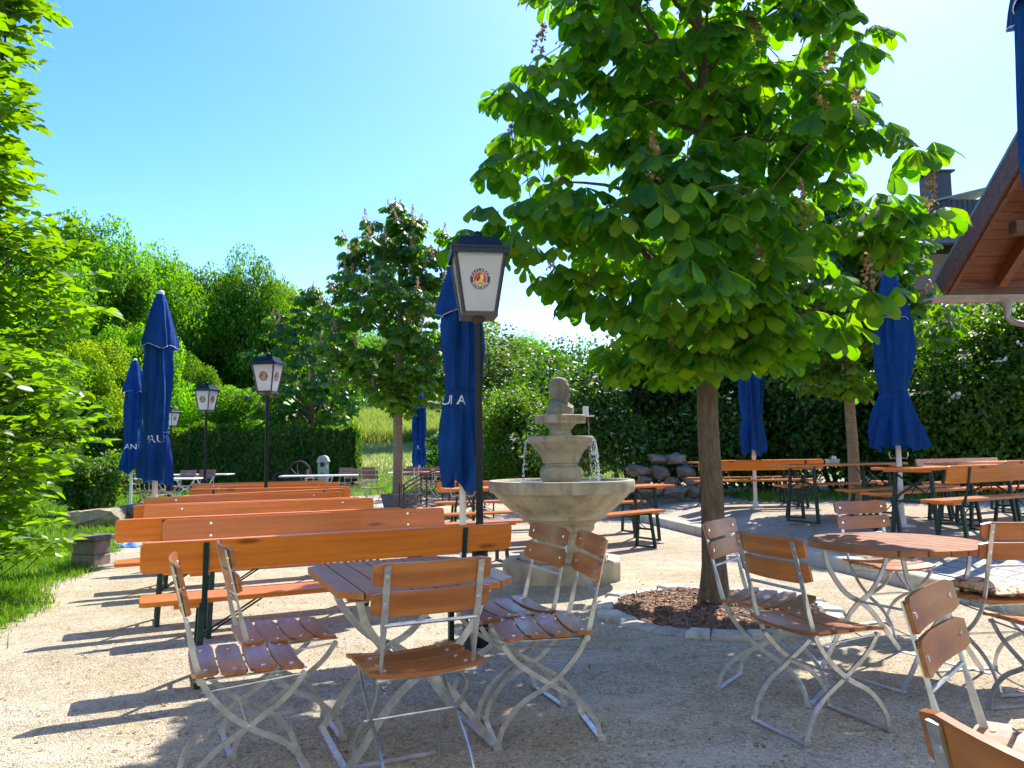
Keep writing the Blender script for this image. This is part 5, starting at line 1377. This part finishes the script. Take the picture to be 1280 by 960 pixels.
WT = [  # px, top y, width px, distance, bottom y, kind, label
    (25, 300, 190, 31, 560, 'ash', 'leafy tree rising right behind the bright shrub at the picture edge'),
    (125, 285, 170, 37, 560, 'ashb', 'tall light green tree forming the highest hump of the wood beside the bright shrub'),
    (205, 312, 150, 43, 560, 'wooda', 'mid green tree behind the two blue umbrellas'),
    (262, 334, 125, 47, 540, 'woodb', 'narrow mid green tree of the wood between the umbrellas and the second lantern'),
    (315, 326, 115, 46, 540, 'wooda', 'tall tree with loose upper crown over the second lantern'),
    (352, 352, 95, 52, 520, 'woodb', 'tree closing the wood toward the chestnut before the hedge'),
    (410, 372, 110, 60, 520, 'wooda', 'pale distant tree seen between the two blossom-bearing chestnuts'),
    (178, 400, 130, 33, 610, 'ash', 'bright fresh green small tree directly behind the taller umbrella'),
    (110, 425, 130, 30, 610, 'ashb', 'bright low tree behind the bright shrub, above the round bush'),
    (285, 478, 110, 34, 610, 'ash', 'bright rounded small tree just above the thuja hedge by the third lantern'),
    (235, 450, 90, 38, 600, 'wooda', 'dark small tree in the shade of the wood behind the smallest lantern'),
    (40, 430, 190, 27, 620, 'woodb', 'shaded tree low behind the bright shrub'),
    (590, 400, 120, 75, 520, 'woodb', 'distant tree on the meadow slope behind the near umbrella'),
    (655, 418, 120, 68, 530, 'wooda', 'distant tree behind the bust toward the big chestnut'),
    (470, 420, 130, 78, 530, 'ashb', 'distant pale tree at the top of the meadow')]
for i, (px, ty_, wpx, d, by_, kind, lab) in enumerate(WT):
    kind = {7: 'fresh', 8: 'lime', 9: 'fresh', 4: 'dark', 10: 'dark', 5: 'lime', 12: 'lime'}.get(i, kind); mat = {'ash': M['ash'], 'ashb': M['wood_tree'], 'wooda': M['wood_tree'], 'woodb': M['dark_tree'], 'fresh': M['ash'], 'lime': M['lime_tree'], 'dark': M['dark_tree']}[kind]
    top = ond(px, ty_, d); zb = hill(0, d); h = top.z - zb; rx = wpx / 2 / F * d; botz = ond(px, by_, d).z - zb
    rz_ = max((h - max(botz, .3)) / 2, rx * .7)
    wood_tree(kind, top.x, d, zb, h, rx * .98, rz_, lab, GW, max(.6, h - 2 * rz_ + .4), mat, .16 + .02 * h, i + 1, 52000, 30, .040)
# old fruit tree in the meadow
def fruit(px, d, base, lab, seed, w, top_y):
    zb = hill(0, d); t = ond(px, top_y, d)
    wood_tree('fruit', at(px, d), d, zb, t.z - zb, w, (t.z - zb - 1.9) / 2, lab, 'old fruit trees in the meadow', 1.8, M['fruit'], .24, seed, 6500, 40, .075)
fruit(524, 43, 570, 'old dark-trunked fruit tree standing in the meadow gap behind the young chestnut', 31, 3.0, 395)
fruit(610, 46, 560, 'loose olive-green fruit tree behind the near umbrella and lantern', 33, 3.4, 410)

# ---- shrubs
def bush(name, x, y, z, rx, ry, rz_, mat, lab, cat, seed, n=14000, size=.07, lobes=40, grp=None, flowers=0, fmat='cream', fsize=.05, tpl=TPL_WIDE, stems=7, leafscale=1.0, fmin=-.2):
    root = tag(empty(name, (x, y, z)), lab, cat, grp)
    g = np.random.default_rng(seed)
    P, A, Nn, c, r = clump_points(n, lobes, seed, .3, 1, -.75); sc_ = np.array((rx, ry, rz_)); P = P * sc_; P[:, 2] = np.maximum(P[:, 2] + rz_, .03)
    link('foliage', leaf_mesh('foliage', P, A, Nn, size * (.6 + .8 * g.random(n)), tpl, mat), root)
    mb = MB(); rnd = random.Random(seed)
    for k in range(stems):
        q_ = c[k % len(c)] * sc_ * .9; e = Vector((q_[0], q_[1], max(.3, q_[2] + rz_))); b = Vector((q_[0] * .15, q_[1] * .15, -.05))
        mb.tube(catmull([b, b.lerp(e, .5) + Vector((0, 0, .1 * rz_)), e], 4), [.035 * (1 - .09 * j) for j in range(9)], 0, 6)
    mb.build('stems', M['bark_dark'], root, True)
    if flowers:
        d = unit(g.normal(size=(flowers * 4, 3))); k = g.integers(0, lobes, flowers * 4); C = (c[k] + d * r[k][:, None] * 1.12); keep = (C[:, 2] > fmin) & (C[:, 1] < .2) & (np.linalg.norm(C, axis=1) > .8); C = C[keep][:flowers] * sc_; C[:, 2] += rz_
        m_ = 12; PP = np.repeat(C, m_, 0) + g.normal(0, fsize * .55, (len(C) * m_, 3)) * np.array([1, 1, .4]); nn = len(PP)
        link('blossoms', leaf_mesh('blossoms', PP, g.normal(size=(nn, 3)), np.array([[0, -.3, 1.]]) + g.normal(0, .3, (nn, 3)), fsize * .55 * (.6 + .8 * g.random(nn)), TPL_WIDE, M[fmat]), root)
    return root
p = onz(117, 640); bush('round_bush', at(112, 16.4), 16.4, 0, .85, .8, .72, M['elder'], 'dense round green bush behind the boulder at the grass edge', 'bush', 61, 9000, .075, 30)
bush('flowering_shrub', at(790, 16.8), 16.8, .2, 2.3, 1.3, 1.75, M['hedge_dark'], 'dark shrub dotted with small white blossoms behind bust and rock pile', 'shrub', 62, 26000, .085, 60, None, 230, 'cream', .045, fmin=-.9)
bush('leafy_bush', at(655, 22), 22, 0, 1.9, 1.5, 1.55, M['elder'], 'fresh green sunlit bush just behind the bust toward the meadow', 'bush', 63, 20000, .09, 50)
bush('leafy_bush', at(600, 24.5), 24.5, 0, 1.6, 1.3, 1.35, M['ash'], 'bright yellow-green bush between lantern post and the bust', 'bush', 64, 15000, .10, 40)
bush('leafy_bush', at(556, 25.5), 25.5, 0, 1.0, 1.0, .95, M['shrub'], 'small green bush right behind the distant umbrella', 'bush', 65, 9000, .09, 30)
bush('leafy_bush', at(700, 25), 25, .2, 3.0, 1.6, 2.3, M['shrub'], 'tall dark green bush rising behind the bust and its water basin', 'bush', 66, 24000, .11, 55)
GH = 'dark shrubs walling off the terrace'
for i, (px, d, rx, rz_, lab) in enumerate([(870, 17.4, 2.0, 2.0, 'dark shrub directly behind the big chestnut trunk'), (960, 17.2, 2.0, 2.2, 'dark shrub behind the dark blue shaded umbrella'), (1050, 17.4, 2.0, 2.3, 'dark shrub behind the straw-wrapped terrace trunk'),
                                           (1135, 17.0, 1.9, 2.1, 'dark shrub behind the large flaring umbrella'), (1225, 16.6, 2.1, 1.9, 'dark shrub under the elder bush by the picture border'), (1310, 16.0, 2.0, 2.0, 'dark shrub at the border under the wooden roof gutter')]):
    bush('dark_shrub', at(px, d), d, .25, rx, 1.1, rz_, M['hedge_dark'], lab, 'shrub', 70 + i, 20000, .10, 46, GH)
bush('elder_bush', at(1235, 15.6), 15.6, .25, 2.2, 1.2, 2.15, M['elder'], 'big elder bush with flat cream blossoms under the roof gutter', 'bush', 81, 26000, .10, 60, None, 150, 'cream', .13, fmin=-.1)
bush('dark_shrub', at(920, 20.5), 20.5, .25, 3.2, 1.4, 2.7, M['shrub'], 'tall shrub behind the terrace shrubs, hidden mostly by the big crown', 'shrub', 83, 22000, .13, 50, GH)
bush('dark_shrub', at(1120, 20.5), 20.5, .25, 3.4, 1.4, 2.75, M['shrub'], 'tall shrub rising behind the flaring umbrella and terrace chestnut', 'shrub', 84, 22000, .13, 50, GH)

# thuja hedge
root = tag(empty('thuja_hedge', (0, 0, 0)), 'clipped dark green thuja hedge behind the orange bench block', 'hedge')
n = 42000; xa, xb, ya = -16.5, at(441, 28) , 28.0; hh = ond(300, 540, 28).z
g = np.random.default_rng(91); u = g.random(n); face = g.random(n)
x_ = xa + (xb - xa) * u; zt = hh + .10 * np.sin(x_ * 2.1) + .08 * np.sin(x_ * 5.3) + .10 * np.abs(g.normal(0, .6, n))
P = np.stack([x_, ya + .12 * np.sin(x_ * 1.7) + g.normal(0, .07, n), zt * g.random(n)], -1); Nn = np.stack([g.normal(0, .4, n), -np.ones(n), .4 + g.normal(0, .3, n)], -1)
t_ = face > .62; P[t_, 2] = zt[t_] + g.normal(0, .05, t_.sum()); P[t_, 1] = ya + .8 * g.random(t_.sum()); Nn[t_] = np.stack([g.normal(0, .4, t_.sum()), g.normal(0, .4, t_.sum()), np.ones(t_.sum())], -1)
e_ = face > .93; P[e_, 0] = xb + g.normal(0, .08, e_.sum()); P[e_, 1] = ya + .8 * g.random(e_.sum()); P[e_, 2] = hh * g.random(e_.sum()); Nn[e_] = np.stack([np.ones(e_.sum()), g.normal(0, .4, e_.sum()), .3 + g.normal(0, .3, e_.sum())], -1)
A = np.stack([g.normal(0, .45, n), -.35 + g.normal(0, .3, n), np.ones(n) * .75], -1); A[t_, 2] = 1.2
link('foliage', leaf_mesh('foliage', P, A, Nn, .12 * (.6 + .8 * g.random(n)), TPL_WIDE, M['thuja']), root)
mb = MB(); mb.box(((xa + xb) / 2, ya + .42, hh * .48), (xb - xa - .2, .55, hh * .93)); mb.build('hedge_core', plain('dark_hedge_inside', (.012, .022, .008), .95), root)  # solid near-black green box filling the hedge behind its leaves

# bright shrub framing the picture edge: arching twigs with pointed leaves
def twig_shrub(x, y, prof, ntw, per, L, mat, lab, seed, name='leafy_shrub'):
    root = tag(empty(name, (x, y, 0)), lab, 'shrub'); g = np.random.default_rng(seed); rnd = random.Random(seed)
    zs, rs = [p[0] for p in prof], [p[1] for p in prof]; P, A, Nn, S = [], [], [], []; tm = MB()
    mains = []
    for k in range(16):
        a = 2 * PI * k / 16 + rnd.uniform(-.2, .2); zt = rnd.uniform(2.5, zs[-1]); r = float(np.interp(zt, zs, rs)) * rnd.uniform(.3, .75)
        path = catmull([(.15 * math.cos(a), .15 * math.sin(a), -.05), (r * .45 * math.cos(a), r * .45 * math.sin(a), zt * .45), (r * math.cos(a), r * math.sin(a), zt)], 5); mains.append(path)
        tm.tube(path, [.04 * (1 - .08 * j) for j in range(len(path))], 0, 7)
    allp = [q_ for m_ in mains for q_ in m_[2:]]
    for k in range(ntw):
        zz = rnd.uniform(zs[0], zs[-1]); a = rnd.uniform(0, 2 * PI); Rr = float(np.interp(zz, zs, rs)) * (1 + .12 * math.sin(4 * a + zz * 2) + .12 * math.sin(zz * 4.2 + a * 2))
        r1 = Rr * (1 - .55 * rnd.random() ** 1.7); ln = rnd.uniform(.35, .75); dr = Vector((math.cos(a), math.sin(a), rnd.uniform(-.05, .75))).normalized()
        tip = Vector((r1 * math.cos(a), r1 * math.sin(a), zz)); base = tip - dr * ln; mid = base.lerp(tip, .55) + Vector((0, 0, .07)); path = catmull([base, mid, tip], 5)
        tm.tube(path, [.006 * (1 - .07 * j) for j in range(len(path))], 0, 4, False)
        if k % 3 == 0:
            q_ = min(allp, key=lambda p_: (p_ - base).length); tm.tube([q_, q_.lerp(base, .5) + Vector((0, 0, .05)), base], [.012, .009, .006], 0, 5, False)
        d = (tip - mid).normalized(); sd = d.cross(Vector((0, 0, 1))).normalized()
        for j in range(per):
            t = .18 + .82 * j / (per - 1); pp = path[min(len(path) - 1, int(t * (len(path) - 1)))].lerp(path[min(len(path) - 1, int(t * (len(path) - 1)) + 1)], t * (len(path) - 1) % 1)
            sg = 1 if j % 2 else -1; ax_ = d * (.55 + .6 * (t > .9)) + sd * sg * (.8 if t < .93 else .1) + Vector((rnd.gauss(0, .22), rnd.gauss(0, .22), rnd.gauss(-.05, .22)))
            P.append(pp); A.append(ax_); Nn.append((rnd.gauss(0, .35), rnd.gauss(0, .35), 1)); S.append(L * rnd.uniform(.6, 1.15) * (.75 if t < .3 else 1))
    link('foliage', leaf_mesh('foliage', np.array([tuple(v) for v in P]), np.array([tuple(v) for v in A]), np.array(Nn), np.array(S), TPL_WIDE, mat), root)
    tm.build('stems', M['bark_dark'], root, True); return root
twig_shrub(-5.72, 6.9, [(.3, 1.2), (.6, 1.5), (1.0, 1.68), (1.6, 1.72), (2.2, 1.66), (2.8, 1.6), (3.2, 1.42), (3.7, 1.35), (4.3, 1.1), (5.0, 1.05), (5.6, 1.1), (6.4, 1.0)], 1700, 12, .15, M['dogwood'], 'bright yellow-green tall shrub with pointed leaves framing the picture edge over the grass', 5)

# ================================================================== wooden roof at the picture border
o = tag(empty('open_wooden_shelter', (0, 0, 0)), 'open shelter with brown boarded roof overhang, zinc gutter and downpipe', 'shelter')
E0 = ond(1173, 352, 10.5); slope = R(35); zT = terr_z(7, 8)
Rd = Vector((0, -math.cos(slope), math.sin(slope))); Xd = Vector((1, 0, 0)); Nd = Vector((0, math.sin(slope), math.cos(slope)))
LR, WR = 3.9, 4.6
mk = lambda u, v, w_: E0 + Xd * u + Rd * v + Nd * w_
def slab(mb, u0, u1, v0, v1, w0, w1, mi=0):
    vs = [mk(u, v, w_) for u in (u0, u1) for v in (v0, v1) for w_ in (w0, w1)]
    mb.add(vs, [(0, 1, 3, 2), (4, 6, 7, 5), (0, 4, 5, 1), (2, 3, 7, 6), (0, 2, 6, 4), (1, 5, 7, 3)], mi)
M['roofwood'] = wood('red_brown_stained_timber', (0.10, 0.028, 0.012), (0.16, 0.048, 0.018), (0.22, 0.075, 0.028), .5, .05)
M['roofboard'] = wood('weathered_barge_board', (0.07, 0.035, 0.024), (0.13, 0.06, 0.038), (0.20, 0.11, 0.075), .65, 0)
M['zinc'] = plain('zinc_sheet', (.36, .35, .34), .5, .6, .5, .15, 8)
M['slate'] = plain('blue_grey_roof_edge', (.16, .19, .20), .5, .2, .5, .2, 6)
mb = MB(); slab(mb, -.03, WR, -.05, LR, .02, .06); mb.build('roof_covering', M['slate'], o)
mb = MB()
for k in range(26): slab(mb, .03, WR, k * .15, k * .15 + .143, 0, .018)
mb.build('soffit_boards', M['roofwood'], o)
mb = MB(); slab(mb, -.025, .015, -.02, LR, -.26, .017); mb.build('barge_board', M['roofboard'], o)
mb = MB(); slab(mb, .018, .075, .02, LR, -.29, -.05); mb.build('verge_rafter', M['roofwood'], o)
for u in (.75, 1.6, 2.45, 3.3): mb = MB(); slab(mb, u, u + .11, .05, LR, -.17, -.003); mb.build('rafter', M['roofwood'], o)
mb = MB()
for v0, v1 in ((.02, .16), (.166, .30)): 
    z_ = -.17; vs = [mk(u, v0, 0) + Vector((0, dy, dz)) for u in (.08, WR) for dy in (.03, .06) for dz in ((-.30 if v0 < .1 else -.15), (-.155 if v0 < .1 else -.005))]
    mb.add([mk(u, 0, 0) + Vector((0, dy, dz)) for u in (.08, WR) for dy in (.02, .045) for dz in ((-.24, -.10) if v0 < .1 else (-.095, .035))], [(0, 1, 3, 2), (4, 6, 7, 5), (0, 4, 5, 1), (2, 3, 7, 6), (0, 2, 6, 4), (1, 5, 7, 3)])
mb.build('eaves_board', M['roofwood'], o)
mb = MB(); c0 = mk(.45, 1.15, -.27); mb.box(c0 + Vector((2.0, 0, 0)), (4.2, .16, .17), 0, None, .01); mb.build('purlin', M['roofboard'], o)
mb = MB(); gz = E0.z - .20; gy = E0.y + .07; n = 9
vs, fs = [], []
for u in (-.10, WR):
    for k in range(n): a = PI + PI * k / (n - 1); vs += [(E0.x + u, gy + .10 * math.cos(a), gz + .10 * math.sin(a)), (E0.x + u, gy + .094 * math.cos(a), gz + .094 * math.sin(a) + .004)]
for k in range(n - 1): fs += [(2 * k, 2 * k + 2, 2 * n + 2 * k + 2, 2 * n + 2 * k), (2 * k + 1, 2 * n + 2 * k + 1, 2 * n + 2 * k + 3, 2 * k + 3)]
fs += [tuple(2 * k for k in range(n)), (0, 1, 2 * n + 1, 2 * n), (2 * n - 2, 2 * n - 1, 4 * n - 1, 4 * n - 2)]
mb.add(vs, fs); mb.lathe([(.10, .0), (.10, .015)], 12, 0, (E0.x - .10, gy, gz - .06))
gut = mb.build('gutter', M['zinc'], o, True)
mb = MB(); dx = E0.x + .98; mb.lathe([(.045, -.26), (.05, -.17), (.10, -.09), (.105, -.05)], 14, 0, (dx, gy, gz))
mb.tube(catmull([(dx, gy, gz - .24), (dx + .01, gy, gz - .32), (dx + .14, gy - .1, gz - .42), (dx + .5, gy - .5, gz - .5), (dx + .62, gy - .62, gz - .62), (dx + .64, gy - .64, gz - 1.0), (dx + .64, gy - .64, zT)], 5), .042, 0, 12); mb.build('downpipe', M['zinc'], o, True)
mb = MB()
for u, v in ((1.5, 1.2), (4.3, 1.2), (1.5, 3.7), (4.3, 3.7)): q_ = mk(u, v, -.3); mb = MB(); mb.box((q_.x, q_.y, (q_.z + zT) / 2), (.15, .15, q_.z - zT), 0, None, .01); mb.build('post', M['roofwood'], o)

# house beyond with tiled roof, seamed dormer and chimney
hd = 27.0; hx = at(1235, hd)
o = tag(empty('tiled_house', (hx, hd, 0)), 'house with brown tiled roof, dark seamed dormer and clad chimney behind the terrace shrubs', 'house')
ez = ond(1180, 308, hd).z; rg = ez + 1.9
mt, nt_, b = newmat('brown_roof_tiles'); v = coord(nt_)
wv = nt_.nodes.new('ShaderNodeTexBrick'); wv.inputs['Scale'].default_value = 1; wv.inputs['Brick Width'].default_value = .25; wv.inputs['Row Height'].default_value = .22; wv.inputs['Mortar Size'].default_value = .02
wv.inputs['Color1'].default_value = (.17, .12, .10, 1); wv.inputs['Color2'].default_value = (.26, .19, .16, 1); wv.inputs['Mortar'].default_value = (.05, .035, .03, 1)
nt_.links.new(v, wv.inputs['Vector']); nt_.links.new(wv.outputs[0], b.inputs['Base Color']); b.inputs['Roughness'].default_value = .7; bump(nt_, b, wv.outputs['Fac'], -.8, .05); M['tiles'] = mt
hl, hr = -2.4, 9; wy = 3.6
MB().box(((hl + hr) / 2, wy, (ez) / 2 - .2), (hr - hl - .7, 2 * wy - .6, ez)).build('wall', plain('brown_timber_wall', (.16, .12, .09), .9), o)  # one even dark brown over the whole wall
for sgn, nm in ((-1, 'roof_slope'), (1, 'roof_slope')):
    mb = MB(); Ls = math.hypot(wy + .4, rg - ez); an = math.atan2(rg - ez, wy + .4)
    mb.box((0, 0, 0), (hr - hl, Ls, .08)); r_ = mb.build(nm, M['tiles'], o); r_.location = ((hl + hr) / 2, wy + sgn * (wy + .4) / 2, (ez + rg) / 2); r_.rotation_euler = (-sgn * an, 0, 0)
mb = MB(); mb.box((.15, 2.2, ez + 1.35), (2.6, 2.2, 1.5))
for k in range(14): mb.box((-1.05 + k * .2, 1.09, ez + 1.35), (.025, .03, 1.5))
dm = mb.build('dormer', plain('dark_seamed_metal', (.05, .05, .06), .5, .4), o)
mb = MB(); mb.add([(-1.35, .9, ez + 1.85), (1.7, .9, ez + 2.55), (1.7, 3.5, ez + 2.55), (-1.35, 3.5, ez + 1.85), (-1.35, .9, ez + 1.93), (1.7, .9, ez + 2.63), (1.7, 3.5, ez + 2.63), (-1.35, 3.5, ez + 1.93)], [(3, 2, 1, 0), (4, 5, 6, 7), (0, 1, 5, 4), (1, 2, 6, 5), (2, 3, 7, 6), (3, 0, 4, 7)]); mb.build('dormer_roof', M['slate'], dm)
mb = MB(); mb.box((.45, 3.0, ez + 2.6), (.85, .8, 2.3)); mb.box((.45, 3.0, ez + 3.78), (1.1, 1.0, .08)); mb.lathe([(.13, 0), (.13, .25), (.17, .28), (.17, .34), (.08, .4)], 12, 0, (.35, 3.0, ez + 3.82)); mb.build('chimney', plain('dark_chimney_cladding', (.06, .055, .06), .6, .2), o)

# ================================================================== added, unseen house behind the viewpoint; its pale wall bounces sun into the shade
o = tag(empty('added_bounce_house', (2.0, -3.4, 0)), 'added unseen cream house with shuttered windows, its wall bouncing sun into the garden', 'building')
M['render'] = plain('cream_wall_render', (.84, .79, .70), .9, 0, .3, .04, 2)  # kept very pale so the added wall reflects plenty of sun
MB().box((0, -4.5, 4.6), (30, 9, 9.2)).build('wall', M['render'], o)
for k in range(2):
    r_ = MB().box((0, 0, 0), (31, 6.6, .15)).build('roof', M['tiles'], o); sg = 1 if k else -1; r_.location = (0, -4.5 + sg * 2.45, 10.75); r_.rotation_euler = (-sg * R(38), 0, 0)
for zc in (1.7, 5.0):
    for k in range(8):
        x = -11 + k * 3.15
        if zc < 2 and k == 4: continue
        f = MB().box((x, .02, zc), (1.2, .08, 1.5), 0, None, .01).build('window', M['whitetop'], o)
        MB().box((x, .055, zc), (1.02, .02, 1.32)).build('pane', plain('window_glass', (.03, .035, .04), .05), f)
        for s_ in (-1, 1): MB().box((x + s_ * .9, .03, zc), (.55, .05, 1.5), 0, None, .008).build('shutter', M['green'], o)
d_ = MB().box((1.6, .03, 1.1), (1.2, .1, 2.2), 0, None, .01).build('door', M['roofwood'], o); MB().tube([(1.95, .09, 1.05), (1.95, .14, 1.05), (2.07, .14, 1.05)], .012).build('handle', M['metal'], d_)
